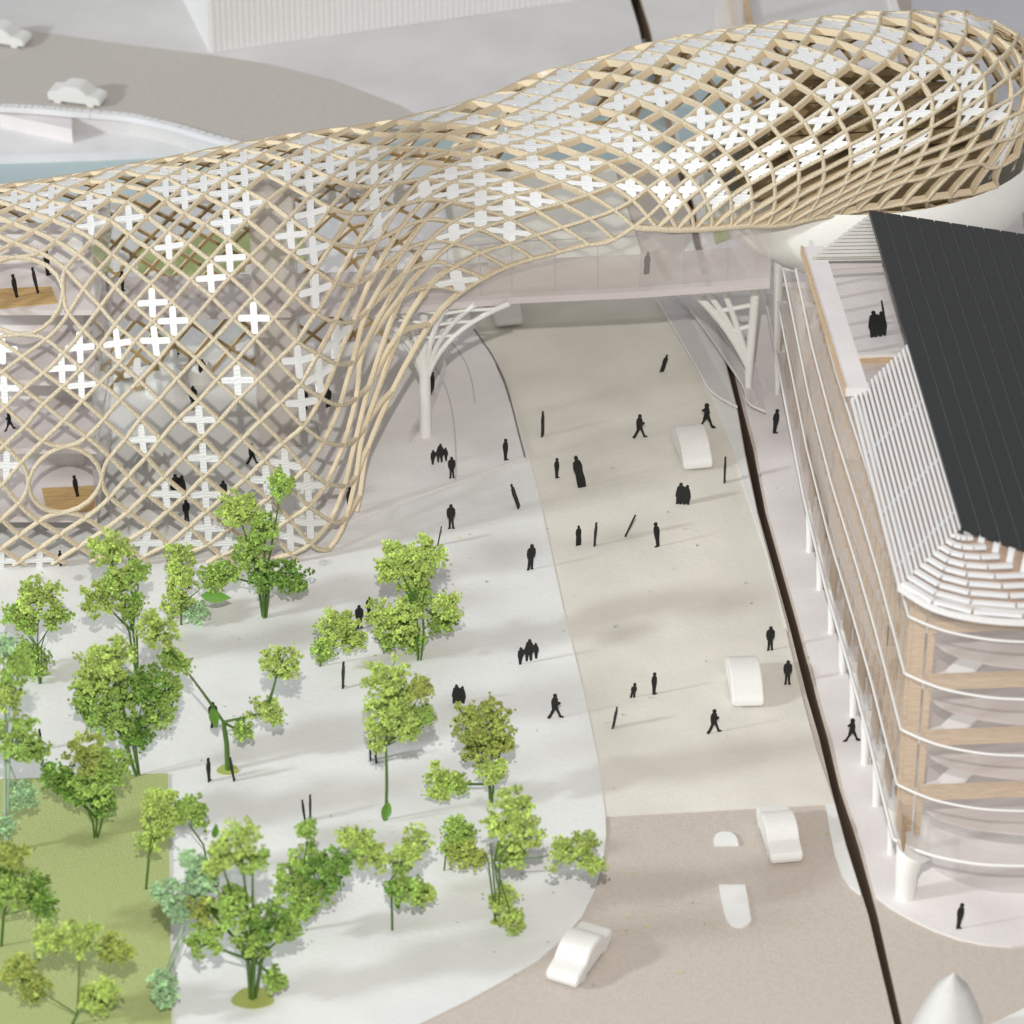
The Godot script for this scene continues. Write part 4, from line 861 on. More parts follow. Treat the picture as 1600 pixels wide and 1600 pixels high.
	var bowl := thing("hall_bowl", "speckled white bowl hanging under the lattice's right end", "bowl", cen)
	part("shell", bw.mesh(M.bowl), bowl)
	var fl := MB.new()
	var ring := PackedVector2Array()
	for j in 40:
		ring.append(Vector2(cos(TAU * j / 40) * 7.6, sin(TAU * j / 40) * 6.2))
	fl.prism(ring, -0.1, 0.15, Transform3D(tilt, cen + Vector3(-0.4, -0.3, -0.6)))
	part("hall_floor", fl.mesh(M.brownfloor), bowl)
	var st := MB.new()
	for k in 5:
		st.beam(cen + Vector3(-6.0, 0.4 + k * 0.5, -2.0 - k * 1.1), cen + Vector3(7.0, 1.2 + k * 0.5, -2.0 - k * 1.1), 0.9, 0.5)
	part("seat_steps", st.mesh(M.brownfloor), bowl)
	# curved acrylic strips by the gap
	var s1 := slab([1020, 455, 1042, 494, 1090, 577, 1112, 612, 1152, 636, 1147, 630, 1110, 560, 1077, 494, 1047, 455], 0.5, 0.62)
	tag(add_mesh("acrylic_strip", s1.mesh(M.ramp)), "narrow curved grey acrylic strip along the road's right edge under the deck", "strip")
	var s2 := slab([1055, 455, 1086, 494, 1156, 595, 1168, 628, 1196, 643, 1190, 600, 1165, 520, 1140, 455], 0.8, 0.92)
	tag(add_mesh("acrylic_strip", s2.mesh(M.ramp)), "wide curved grey acrylic strip below the right bracket", "strip")
	var s3 := MB.new()
	var cv := rounded(outline([640, 700, 668, 660, 690, 610, 700, 560, 690, 520]))
	for i in cv.size() - 1:
		s3.beam(Vector3(cv[i].x, 0.85, cv[i].y), Vector3(cv[i + 1].x, 0.85, cv[i + 1].y), 0.04, 1.1)
	tag(add_mesh("acrylic_wall", s3.mesh(M.glass)), "low clear curved wall round the white tree column's foot", "wall")

func curve3(a: Vector3, b: Vector3, c: Vector3, n := 8) -> Array:
	var o := []
	for i in n + 1:
		var t := float(i) / n
		o.append(a.lerp(b, t).lerp(b.lerp(c, t), t))
	return o

func same(r: float, n: int) -> Array:
	var o := []
	for i in n:
		o.append(r)
	return o

func build_tree_column() -> void:
	var foot := gp(665, 680, 0.28)
	var t := thing("tree_column", "white branching column carrying the deck's left end", "column", foot)
	var b := MB.new()
	b.tube([foot, foot + Vector3(0, 5.2, 0), foot + Vector3(0, 9.5, 0)], [0.36, 0.33, 0.26], 14)
	part("trunk", b.mesh(M.printed), t)
	var ends := [[-4.6, 0.3], [-3.2, 1.0], [-3.0, -1.2], [-1.7, 0.4], [1.3, 0.9], [1.6, -1.0], [3.0, 0.6], [3.4, -1.0], [5.0, 0.5]]
	var paths := []
	for e in ends:
		var a := foot + Vector3(e[0] * 0.03, 4.0, e[1] * 0.06)
		var c := foot + Vector3(e[0], 9.5, e[1] * 1.6)
		var m := foot + Vector3(e[0] * 0.2, 7.4, e[1] * 0.5)
		var pth := curve3(a, m, c, 10)
		paths.append(pth)
		var s := MB.new()
		s.tube(pth, same(0.17, 11), 8)
		part("branch", s.mesh(M.printed), t)
	for k in [5, 7, 9]:
		for i in [[0, 3], [3, 4], [4, 6], [6, 8], [1, 2], [5, 7], [2, 5]]:
			var s := MB.new()
			s.tube([paths[i[0]][k], paths[i[1]][k]], [0.11, 0.11], 6)
			part("tie", s.mesh(M.printed), t)

func build_bracket(called: String, label: String, z: float, side: float) -> void:
	var ax := 1170.0 if side > 0 else 1216.0
	var foot := zp(ax, 578, z)
	var t := thing(called, label, "bracket", Vector3(foot.x, 0, foot.z))
	var top := Vector3(foot.x + 0.28 * side, 9.5, z)
	var post := MB.new()
	post.tube([Vector3(foot.x, 0.1, z), foot, top], [0.14, 0.26, 0.3], 10)
	part("post", post.mesh(M.printed), t)
	var arcs := []
	for k in 3:
		var far := top + Vector3(-side * (6.8 - k * 2.0), 0, 0)
		var mid := Vector3(foot.x - side * (2.3 - k * 0.6), 7.6 - k * 0.5, z)
		var pth := curve3(foot + Vector3(0, 0.2, 0), mid, far, 12)
		arcs.append(pth)
		var s := MB.new()
		s.tube(pth, same(0.25 if k == 0 else 0.19, 13), 8)
		part("arc", s.mesh(M.printed), t)
	for i in [3, 5, 7, 9, 11]:
		var s := MB.new()
		var a: Vector3 = arcs[0][i]
		s.tube([a, Vector3(lerpf(foot.x, top.x, 0.5), a.y + 0.5, z)], [0.16, 0.16], 6)
		part("tie", s.mesh(M.printed), t)

# ------------------------------------------------------------------ the glass hall on the right
const LEVELS := [3.3, 6.7, 10.05, 13.4, 16.75]
const EAVE := 18.55

func build_hall() -> void:
	var t := thing("glass_hall", "clear acrylic hall with white rails, timber frame and slatted roof at the right", "building", gp(1414, 1400))
	var fac := outline([1192, 440, 1222, 600, 1257, 780, 1290, 915, 1330, 1050, 1358, 1150, 1397, 1310], 3.3)
	var arc := rounded(outline([1397, 1310, 1424, 1323, 1456, 1335, 1496, 1344, 1540, 1350, 1600, 1352, 1660, 1350, 1740, 1342], 3.3), 4)
	var ring := fac.duplicate()
	for i in range(1, arc.size()):
		ring.append(arc[i])
	var full := ring.duplicate()
	full.append(Vector2(arc[arc.size() - 1].x, -21.0))
	var mid := Vector2.ZERO
	for p in full:
		mid += p / full.size()
	# every storey ends farther back the lower it lies
	var ends := []
	for k in [[1192, 440], [1203, 419], [1216, 420], [1231, 421], [1246, 408], [1252, 376]]:
		ends.append(gp(k[0], k[1], (LEVELS + [EAVE])[ends.size()]).z)
	# floors
	for i in 5:
		var line := clip_line(fac, ends[i])
		for k in range(1, arc.size()):
			line.append(arc[k])
		line.append(Vector2(arc[arc.size() - 1].x, ends[i]))
		var b := MB.new()
		var inset := PackedVector2Array()
		for p in line:
			inset.append(p + (mid - p).normalized() * (1.3 if p.y < fac[fac.size() - 1].y - 2.0 else 3.2))
		b.prism(inset, LEVELS[i] - 0.3, LEVELS[i] - 0.16)
		part("floor", b.mesh(M.hallfloor), t)
	# skin and rails
	var hs := LEVELS + [EAVE - 0.2]
	for i in 5:
		var lo := clip_line(fac, ends[i])
		var hi := clip_line(fac, ends[i + 1])
		var g := MB.new()
		var pts := []
		for k in fac.size():
			var p: Vector2 = fac[k]
			pts.append([p if p.y > ends[i] else lo[0], p if p.y > ends[i + 1] else hi[0]])
		for k in range(1, arc.size()):
			pts.append([arc[k], arc[k]])
		for k in pts.size() - 1:
			var p0: Vector2 = pts[k][0]
			var p1: Vector2 = pts[k + 1][0]
			var q0: Vector2 = pts[k][1]
			var q1: Vector2 = pts[k + 1][1]
			var out := Vector3(-(p1 - p0).y, 0, (p1 - p0).x)
			if p0.distance_to(p1) < 0.01:
				continue
			var o := out.normalized() * 0.04
			for s in [0.0, 1.0]:
				g.quad(Vector3(p0.x, hs[i], p0.y) + o * s, Vector3(p1.x, hs[i], p1.y) + o * s, Vector3(q1.x, hs[i + 1], q1.y) + o * s, Vector3(q0.x, hs[i + 1], q0.y) + o * s, out * (2.0 * s - 1.0))
		part("glass_band", g.mesh(M.facade), t)
	for i in 5:
		var line := clip_line(fac, ends[i])
		for k in range(1, arc.size()):
			line.append(arc[k])
		var path := []
		for p in line:
			var o := (p - mid).normalized() * 0.06
			path.append(Vector3(p.x + o.x, LEVELS[i], p.y + o.y))
		var s := MB.new()
		s.tube(path, same(0.07 if i else 0.10, path.size()), 6)
		part("rail", s.mesh(M.rail), t)
	ring = clip_line(fac, ends[5])
	for k in range(1, arc.size()):
		ring.append(arc[k])
	var eav := MB.new()
	for i in range(0, ring.size() - 1):
		var p := ring[i]
		var q := ring[i + 1]
		eav.beam(Vector3(p.x, EAVE - 0.12, p.y), Vector3(q.x, EAVE - 0.12, q.y), 0.2, 0.34)
	part("eave", eav.mesh(M.rail), t)
	# timber studs behind the facade and dark panels at its foot
	var total := 0.0
	for i in fac.size() - 1:
		total += fac[i].distance_to(fac[i + 1])
	var n := 38
	for k in n:
		var dist := total * (k + 0.5) / n
		var i := 0
		while i < fac.size() - 2 and dist > fac[i].distance_to(fac[i + 1]):
			dist -= fac[i].distance_to(fac[i + 1])
			i += 1
		var dir := (fac[i + 1] - fac[i]).normalized()
		var inn := Vector2(-dir.y, dir.x)
		if inn.x < 0:
			inn = -inn
		var p := fac[i] + dir * dist + inn * 0.7
		var s := MB.new()
		var ht := EAVE - 0.4
		for lv in 6:
			if p.y < ends[lv]:
				ht = minf(ht, hs[maxi(lv - 1, 0)])
		if ht < LEVELS[0] + 1.0:
			continue
		s.box(Vector3(p.x - 0.09, LEVELS[0] - 0.1, p.y - 0.14), Vector3(p.x + 0.09, ht, p.y + 0.14))
		part("stud", s.mesh(M.timber if k % 3 else M.timber), t)
		if k % 3 == 1:
			var e := MB.new()
			e.beam(Vector3(p.x - 0.4, LEVELS[0] + 0.9, p.y), Vector3(p.x - 0.4 + dir.x * 1.9, LEVELS[0] + 0.9, p.y + dir.y * 1.9), 0.08, 1.7)
			part("foot_panel", e.mesh(M.timberdark), t)
	# pale timber wall boards set back behind the glass
	var walk := 0.0
	for i in range(1, fac.size() - 1):
		var dir := (fac[i + 1] - fac[i]).normalized()
		var len := fac[i].distance_to(fac[i + 1])
		var n2 := int(len / 2.1)
		for k in n2:
			var p := fac[i] + dir * (len * (k + 0.15) / n2) + Vector2(1.9 + 0.35 * (k % 2), 0)
			var q := p + dir * (len / n2) * 0.72
			var ht := 16.5
			for lv in 6:
				if p.y < ends[lv] + 1.0:
					ht = minf(ht, hs[maxi(lv - 1, 0)])
			if ht < LEVELS[0] + 1.0 or q.y > fac[fac.size() - 1].y - 2.5:
				continue
			var wb := MB.new()
			wb.beam(Vector3(p.x, (LEVELS[0] + ht) / 2, p.y), Vector3(q.x, (LEVELS[0] + ht) / 2, q.y), 0.12, ht - LEVELS[0])
			part("wall_board", wb.mesh(M.timberpale), t)
	# corner posts
	for k in [[1416, 1311, 0.55], [1434, 1317, 0.3], [1404, 1302, 0.22]]:
		var p := gp(k[0], k[1] - 6, 3.3)
		var s := MB.new()
		s.box(Vector3(p.x - k[2] / 2, 3.25, p.z - 0.75), Vector3(p.x + k[2] / 2, EAVE - 0.5, p.z - 0.35))
		part("corner_post", s.mesh(M.timber), t)
	# timber edge beams and pale curls on the floors
	for i in 5:
		var a := gp(1432, 1312, 3.3)
		var b := gp(1760, 1300, 3.3)
		a.y = LEVELS[i] - 0.62 + 0.15
		b.y = a.y
		if i > 0:
			var s := MB.new()
			s.beam(a, b, 0.5, 0.62)
			part("edge_beam", s.mesh(M.timber), t)
		var w := MB.new()
		var c := gp(1500, 1240, 3.3)
		c.y = LEVELS[i]
		var path := [c + Vector3(-2.4, 0.5, 1.0), c + Vector3(-0.8, 0.6, 0.2), c + Vector3(0.4, 1.4, -0.6), c + Vector3(1.4, 2.3, -0.8), c + Vector3(2.8, 2.4, -0.8)]
		for j in path.size() - 1:
			w.beam(path[j], path[j + 1], 1.3, 0.08)
		if i < 4:
			part("ramp", w.mesh(M.inner), t)
			var w2 := MB.new()
			w2.beam(c + Vector3(3.2, 1.5, -2.0), c + Vector3(9.0, 1.5, -2.6), 0.1, 2.6)
			part("partition", w2.mesh(M.inner), t)
	# white legs under the overhang
	var legs := [[1265, 861], [1281, 920], [1299, 988], [1316, 1051], [1333, 1117], [1351, 1193], [1369, 1258], [1392, 1333]]
	for l in legs:
		var f := gp(l[0], l[1], 0.12)
		var s := MB.new()
		s.tube([f, f + Vector3(0, 3.2, 0)], [0.2, 0.36], 10)
		part("leg", s.mesh(M.printed), t)
	var big := gp(1414, 1400, 0.12)
	var bl := MB.new()
	bl.tube([big, big + Vector3(0, 1.6, 0), big + Vector3(0.12, 2.5, 0), big + Vector3(0.3, 2.98, 0)], [0.50, 0.58, 0.72, 0.95], 20)
	part("leg", bl.mesh(M.printed), t, "stout flared white leg at the hall's front corner")
	# lobby wall under the overhang
	var lob := MB.new()
	var lw := rounded(outline([1300, 900, 1390, 1200, 1430, 1330, 1520, 1386, 1620, 1396, 1760, 1390], 0.12), 4)
	for i in lw.size() - 1:
		lob.beam(Vector3(lw[i].x, 1.7, lw[i].y), Vector3(lw[i + 1].x, 1.7, lw[i + 1].y), 0.05, 3.1)
	part("lobby_pane", lob.mesh(M.glass), t)
	build_roof(t)

func clip_line(line: PackedVector2Array, z: float) -> PackedVector2Array:
	var o := PackedVector2Array()
	for i in line.size():
		if line[i].y >= z:
			if o.is_empty() and i > 0:
				var f := (z - line[i - 1].y) / (line[i].y - line[i - 1].y)
				o.append(line[i - 1].lerp(line[i], f))
			o.append(line[i])
	return o

func build_roof(t: Node3D) -> void:
	var top := 20.0
	var e_near := gp(1405, 915, EAVE)
	var e_far := gp(1331, 624, EAVE)
	var r_near := gp(1500, 826, top)
	var r_far := gp(1417, 541, top)
	var d := Vector3(0, -0.35, 0)
	var mem := MB.new()
	mem.quad(e_far + d, e_near + d, r_near + d, r_far + d, Vector3.UP)
	mem.quad(e_far + d * 1.3, e_near + d * 1.3, r_near + d * 1.3, r_far + d * 1.3, Vector3.DOWN)
	part("roof_board", mem.mesh(M.membrane), t)
	var n := 15
	for i in n:
		var f := i / (n - 1.0)
		var s := MB.new()
		s.beam(e_far.lerp(r_far, f), e_near.lerp(r_near, f), 0.135, 0.24, Vector3.UP, 0.03)
		part("slat", s.mesh(M.slat), t)
	for f in [0.3, 0.62, 0.9]:
		var s := MB.new()
		s.beam(e_far.lerp(e_near, f) + Vector3(0, -0.2, 0), r_far.lerp(r_near, f) + Vector3(0, -0.2, 0), 0.12, 0.12)
		part("batten", s.mesh(M.slat), t)
	# hipped fan
	var rim := [e_near, gp(1456, 946, EAVE), gp(1521, 963, EAVE), gp(1605, 970, EAVE), gp(1700, 966, EAVE)]
	for k in 4:
		var a: Vector3 = rim[k]
		var b: Vector3 = rim[k + 1]
		var fb := MB.new()
		fb.tri(a + d, b + d, r_near + d, Vector3.UP)
		part("roof_board", fb.mesh(M.membrane), t)
		for i in 9:
			var f := (i + 0.5) / 9.5
			var s := MB.new()
			s.beam(a.lerp(r_near, f).lerp(b.lerp(r_near, f), 0.02), b.lerp(r_near, f).lerp(a.lerp(r_near, f), 0.02), 0.31, 0.18, Vector3.UP, 0.03)
			part("slat", s.mesh(M.slat), t)
	var rb := MB.new()
	var rl := PackedVector2Array()
	for p in rim:
		rl.append(Vector2(p.x, p.z))
	rl = rounded(rl, 5)
	for i in rl.size() - 1:
		rb.beam(Vector3(rl[i].x, EAVE - 0.12, rl[i].y), Vector3(rl[i + 1].x, EAVE - 0.12, rl[i + 1].y), 0.2, 0.26)
	part("rim", rb.mesh(M.rail), t)
	var side := MB.new()
	var far_r := gp(1720, 862, top)
	side.tri(rim[4] + d, r_near + d, far_r + d, Vector3.UP)
	part("roof_board", side.mesh(M.membrane), t)
	for i in 9:
		var f := (i + 0.5) / 9.0
		var s := MB.new()
		s.beam(rim[4].lerp(r_near, 1.0 - f) if false else r_near.lerp(rim[4], f), r_near.lerp(far_r, f), 0.31, 0.18)
		part("slat", s.mesh(M.slat), t)
	# black roof of scored boards
	var bl := thing("black_roof", "black seamed card roof over the glass hall", "roof", gp(1500, 600, 20.3))
	var bt := 20.35
	var A := gp(1357, 328, bt)
	var B := gp(1720, 384, bt)
	var C := gp(1720, 892, bt)
	var D := gp(1501, 820, bt)
	var cnt := 14
	for i in cnt:
		var f0 := i / float(cnt)
		var f1 := (i + 1.0) / cnt
		var gap := 0.035
		var p0 := A.lerp(B, f0)
		var p1 := A.lerp(B, f1)
		# boards run parallel to the left edge and are cut by the lower edge
		var dir := (D - A)
		var q0 := cut_line(p0, dir, D, C)
		var q1 := cut_line(p1, dir, D, C)
		var wv := (p1 - p0).normalized() * gap
		var b := MB.new()
		b.prism(PackedVector2Array([Vector2(p0.x + wv.x, p0.z + wv.z), Vector2(p1.x - wv.x, p1.z - wv.z), Vector2(q1.x - wv.x, q1.z - wv.z), Vector2(q0.x + wv.x, q0.z + wv.z)]), bt - 0.3, bt)
		part("board", b.mesh(M.black), bl)
	var u := MB.new()
	u.prism(PackedVector2Array([Vector2(A.x + 0.05, A.z + 0.05), Vector2(B.x, B.z + 0.05), Vector2(C.x, C.z - 0.05), Vector2(D.x + 0.05, D.z - 0.1)]), bt - 0.26, bt - 0.06)
	part("backing", u.mesh(M.blackline), bl)
	# parapet, back beam, terrace edge
	var pp := MB.new()
	var pa := gp(1270, 391, 18.9)
	var pb := gp(1339, 612, 18.9)
	pp.beam(pa, pb, 1.15, 0.5)
	part("parapet", pp.mesh(M.pave), t)
	var pe := MB.new()
	pe.beam(pa + Vector3(-0.62, 0.02, 0), pb + Vector3(-0.62, 0.02, 0), 0.1, 0.55)
	part("parapet_edge", pe.mesh(M.timber), t)
	var bb := MB.new()
	bb.beam(gp(1292, 411, 18.3), gp(1400, 404, 18.3), 0.5, 0.5)
	part("back_beam", bb.mesh(M.pave), t)
	var bb2 := MB.new()
	bb2.beam(gp(1292, 424, 17.9), gp(1400, 418, 17.9), 0.3, 0.3)
	part("back_beam", bb2.mesh(M.slab), t)
	var te := MB.new()
	te.beam(gp(1338, 556, 16.9), gp(1420, 553, 16.9), 0.25, 0.25)
	part("terrace_edge", te.mesh(M.rail), t)
	var tb := MB.new()
	tb.beam(gp(1338, 566, 16.6), gp(1420, 563, 16.6), 0.25, 0.45)
	part("terrace_beam", tb.mesh(M.timber), t)
	var tf := MB.new()
	tf.prism(outline([1290, 420, 1440, 415, 1470, 556, 1330, 558], 16.8), 16.72, 16.8)
	part("terrace_floor", tf.mesh(M.pave), t)
	# ribbed pale sheet by the shell
	var rs := thing("ribbed_sheet", "pale ribbed triangular sheet between the shell and black roof", "sheet", gp(1330, 385, 19.6))
	var ta := gp(1268, 402, 19.4)
	var tb2 := gp(1360, 333, 19.9)
	var tc := gp(1384, 400, 19.4)
	for i in 12:
		var f0 := i / 12.0
		var f1 := (i + 0.82) / 12.0
		var b := MB.new()
		b.quad(ta.lerp(tb2, f0), tc.lerp(tb2, f0), tc.lerp(tb2, f1), ta.lerp(tb2, f1), Vector3.UP)
		b.quad(ta.lerp(tb2, f1), tc.lerp(tb2, f1), tc.lerp(tb2, f1) + Vector3(0, -0.12, 0), ta.lerp(tb2, f1) + Vector3(0, -0.12, 0), Vector3.FORWARD)
		b.quad(ta.lerp(tb2, f0) + Vector3(0, -0.12, 0), tc.lerp(tb2, f0) + Vector3(0, -0.12, 0), tc.lerp(tb2, f1) + Vector3(0, -0.12, 0), ta.lerp(tb2, f1) + Vector3(0, -0.12, 0), Vector3.DOWN)
		part("strip", b.mesh(M.ribbed), rs)
	var ub := MB.new()
	ub.prism(PackedVector2Array([Vector2(ta.x, ta.z), Vector2(tb2.x, tb2.z), Vector2(tc.x, tc.z)]), 19.15, 19.2)
	part("backing", ub.mesh(M.ribbed), rs)

func cut_line(p: Vector3, dir: Vector3, a: Vector3, b: Vector3) -> Vector3:
	var h: Variant = Geometry2D.line_intersects_line(Vector2(p.x, p.z), Vector2(dir.x, dir.z), Vector2(a.x, a.z), Vector2(b.x - a.x, b.z - a.z))
	return Vector3(h.x, p.y, h.y)
# ------------------------------------------------------------------ model cars
func car_mesh(profile: Array, wide: float) -> ArrayMesh:
	var o := PackedVector2Array()
	for p in profile:
		o.append(Vector2(p[0], p[1]))
	var t := Transform3D(Basis(Vector3(0, 0, 1), Vector3(1, 0, 0), Vector3(0, 1, 0)), Vector3.ZERO)   # length along z, width along x
	var b := MB.new()
	var inset := 0.07
	b.prism(o, -wide / 2 + inset, wide / 2 - inset, t)
	var o2 := Geometry2D.offset_polygon(o, -inset, Geometry2D.JOIN_ROUND)
	if o2.size():
		b.prism(o2[0], -wide / 2, wide / 2, t)
	return b.mesh(M.foam)

func smooth_profile(a: Array) -> Array:
	var o := []
	for i in a.size():
		var p := Vector2(a[i][0], a[i][1])
		var q: Array = a[(i + 1) % a.size()]
		o.append([p.x, p.y])
		if a[i].size() > 2:
			var p0: Array = a[(i - 1 + a.size()) % a.size()]
			var p3: Array = a[(i + 2) % a.size()]
			for k in [0.33, 0.67]:
				var c := p.cubic_interpolate(Vector2(q[0], q[1]), Vector2(p0[0], p0[1]), Vector2(p3[0], p3[1]), k)
				o.append([c.x, c.y])
	return o

func build_cars() -> void:
	var feet := [[1.55, 0.2], [1.45, 0.0], [1.0, 0.0], [0.9, 0.2], [-0.95, 0.2], [-1.05, 0.0], [-1.5, 0.0], [-1.6, 0.2]]
	var saloon := car_mesh(smooth_profile([[-1.95, 0.22], [-2.02, 0.55, 1], [-1.92, 0.88], [-1.35, 0.95], [-1.2, 0.99, 1], [-0.75, 1.34, 1], [0.0, 1.42, 1], [0.55, 1.3, 1], [1.05, 0.9], [1.2, 0.86, 1], [1.85, 0.7, 1], [2.02, 0.42], [1.98, 0.2]] + feet), 1.66)
	var hatch := car_mesh(smooth_profile([[-1.85, 0.22], [-1.95, 0.6, 1], [-1.8, 1.02], [-1.6, 1.1, 1], [-1.1, 1.42, 1], [-0.3, 1.5, 1], [0.5, 1.36, 1], [1.3, 0.98, 1], [1.75, 0.66, 1], [1.86, 0.3], [1.82, 0.2]] + feet), 1.72)
	var list := [
		["s", 1227, 1347, 1207, 1283, 1.0, "white block car with stepped boot on the brown road below the cream road's end"],
		["h", 1168, 1104, 1158, 1052, 0.98, "white rounded block car on the cream road, nearer of the two there"],
		["h", 1091, 737, 1071, 686, 1.0, "white rounded block car on the cream road beside the couple, farther of the two there"],
		["s", 880, 1538, 930, 1470, 1.02, "white block car slanting past the plaza's curved corner at the bottom"],
		["s", 158, 162, 86, 153, 0.96, "white block car in side view on the back road above the water"],
		["s", 42, 70, -32, 60, 0.96, "white block car cut off by the picture's top left edge"],
		["h", 797, 514, 778, 468, 0.98, "white block car half hidden under the bridge deck's edge"],
	]
	for k in list:
		var f := gp(k[1], k[2], 0.06)
		var r := gp(k[3], k[4], 0.06)
		var o := add_mesh("model_car", saloon if k[0] == "s" else hatch)
		var d := f - r
		o.transform = Transform3D(Basis(Vector3.UP, atan2(d.x, d.z)).scaled(Vector3.ONE * k[5]), (f + r) / 2.0)
		tag(o, k[6], "car", "white block cars on the model roads")

# ------------------------------------------------------------------ flat card people
const SHAPES := {
	"stand": [-0.11, 0, -0.02, 0, 0.0, 0.38, 0.03, 0, 0.13, 0.005, 0.10, 0.05, 0.085, 0.45, 0.125, 0.50, 0.15, 0.64, 0.145, 0.78, 0.10, 0.845, 0.045, 0.865, 0.062, 0.91, 0.055, 0.965, 0.0, 1.0, -0.055, 0.965, -0.062, 0.91, -0.045, 0.865, -0.10, 0.845, -0.15, 0.77, -0.155, 0.6, -0.12, 0.46, -0.085, 0.44, -0.09, 0.05],
	"side": [-0.06, 0, 0.12, 0, 0.12, 0.03, 0.05, 0.06, 0.06, 0.3, 0.09, 0.5, 0.10, 0.66, 0.085, 0.80, 0.04, 0.86, 0.07, 0.90, 0.06, 0.97, 0.0, 1.0, -0.06, 0.97, -0.06, 0.89, -0.04, 0.86, -0.10, 0.78, -0.12, 0.62, -0.09, 0.45, -0.07, 0.25],
	"walk": [-0.26, 0.05, -0.20, 0.0, -0.13, 0.06, -0.02, 0.30, 0.02, 0.36, 0.10, 0.18, 0.15, 0.02, 0.30, 0.0, 0.29, 0.04, 0.22, 0.07, 0.15, 0.28, 0.09, 0.50, 0.13, 0.54, 0.20, 0.60, 0.17, 0.65, 0.11, 0.64, 0.10, 0.78, 0.05, 0.855, 0.075, 0.90, 0.06, 0.97, 0.0, 1.0, -0.06, 0.965, -0.065, 0.90, -0.04, 0.86, -0.10, 0.80, -0.13, 0.68, -0.12, 0.52, -0.10, 0.36, -0.18, 0.16],
	"lady": [-0.30, 0.0, -0.17, 0.0, -0.15, 0.05, -0.06, 0.24, 0.03, 0.36, 0.12, 0.22, 0.16, 0.08, 0.22, 0.0, 0.35, 0.03, 0.32, 0.07, 0.23, 0.12, 0.18, 0.30, 0.13, 0.44, 0.10, 0.56, 0.13, 0.62, 0.09, 0.80, 0.08, 0.86, 0.10, 0.93, 0.05, 0.99, -0.02, 1.0, -0.07, 0.95, -0.07, 0.88, -0.05, 0.84, -0.09, 0.76, -0.17, 0.70, -0.15, 0.64, -0.08, 0.66, -0.08, 0.55, -0.11, 0.40, -0.13, 0.24, -0.22, 0.07, -0.29, 0.03],
	"robe": [-0.12, 0, 0.10, 0, 0.11, 0.04, 0.12, 0.25, 0.10, 0.5, 0.12, 0.68, 0.09, 0.82, 0.03, 0.86, 0.055, 0.92, 0.04, 0.98, 0.0, 1.0, -0.05, 0.97, -0.055, 0.90, -0.03, 0.86, -0.11, 0.80, -0.14, 0.62, -0.11, 0.45, -0.12, 0.2],
	"couple": [-0.28, 0, -0.20, 0, -0.17, 0.06, -0.13, 0.0, -0.05, 0, -0.02, 0.08, 0.02, 0, 0.10, 0.0, 0.13, 0.07, 0.17, 0, 0.25, 0.01, 0.27, 0.2, 0.31, 0.35, 0.29, 0.55, 0.25, 0.72, 0.21, 0.78, 0.23, 0.84, 0.19, 0.91, 0.13, 0.91, 0.09, 0.85, 0.10, 0.79, 0.04, 0.83, -0.04, 0.87, -0.02, 0.93, -0.05, 0.99, -0.12, 1.0, -0.17, 0.95, -0.15, 0.87, -0.23, 0.82, -0.28, 0.6, -0.31, 0.42, -0.27, 0.33],
	"family": [-0.36, 0, -0.28, 0, -0.26, 0.2, -0.22, 0.34, -0.15, 0.45, -0.13, 0.12, -0.06, 0.10, -0.02, 0.4, 0.02, 0.10, 0.10, 0.12, 0.11, 0.4, 0.17, 0.46, 0.20, 0.18, 0.28, 0.16, 0.30, 0.4, 0.34, 0.5, 0.31, 0.66, 0.26, 0.70, 0.28, 0.76, 0.23, 0.80, 0.18, 0.77, 0.19, 0.70, 0.14, 0.74, 0.10, 0.86, 0.06, 0.89, 0.07, 0.96, 0.02, 1.0, -0.04, 0.97, -0.04, 0.90, -0.10, 0.86, -0.14, 0.70, -0.19, 0.58, -0.24, 0.62, -0.25, 0.68, -0.31, 0.70, -0.36, 0.66, -0.34, 0.60, -0.40, 0.54, -0.41, 0.35, -0.38, 0.2],
	"child": [-0.14, 0, -0.02, 0, 0.0, 0.34, 0.04, 0, 0.16, 0.01, 0.12, 0.42, 0.17, 0.58, 0.13, 0.72, 0.05, 0.76, 0.09, 0.84, 0.07, 0.95, 0.0, 1.0, -0.07, 0.95, -0.09, 0.84, -0.05, 0.76, -0.14, 0.71, -0.17, 0.55, -0.12, 0.40],
}
var card := {}

func person(shape: String, u: float, v: float, h: float, px: float, yaw: float, lean: float, label: String, group := "", flip := false) -> void:
	if not card.has(shape):
		var a: Array = SHAPES[shape]
		var o := PackedVector2Array()
		for i in range(0, a.size(), 2):
			o.append(Vector2(a[i], a[i + 1]))
		var b := MB.new()
		b.prism(o, -0.025, 0.025, Transform3D(Basis(Vector3.RIGHT, Vector3(0, 0, -1), Vector3.UP), Vector3.ZERO))
		card[shape] = b.mesh(M.person)
	var foot := gp(u, v, h)
	var scale := 27.0 * 222.0 / eye.distance_to(foot)
	var tall := px / (scale * cos(PITCH))
	var m := add_mesh("card_person", card[shape])
	var bs := Basis(Vector3(0, 0, 1), deg_to_rad(-lean)) * Basis(Vector3.UP, deg_to_rad(yaw))
	m.transform = Transform3D(bs * Basis.from_scale(Vector3(-tall if flip else tall, tall, tall)), foot)
	tag(m, label, "person", group)

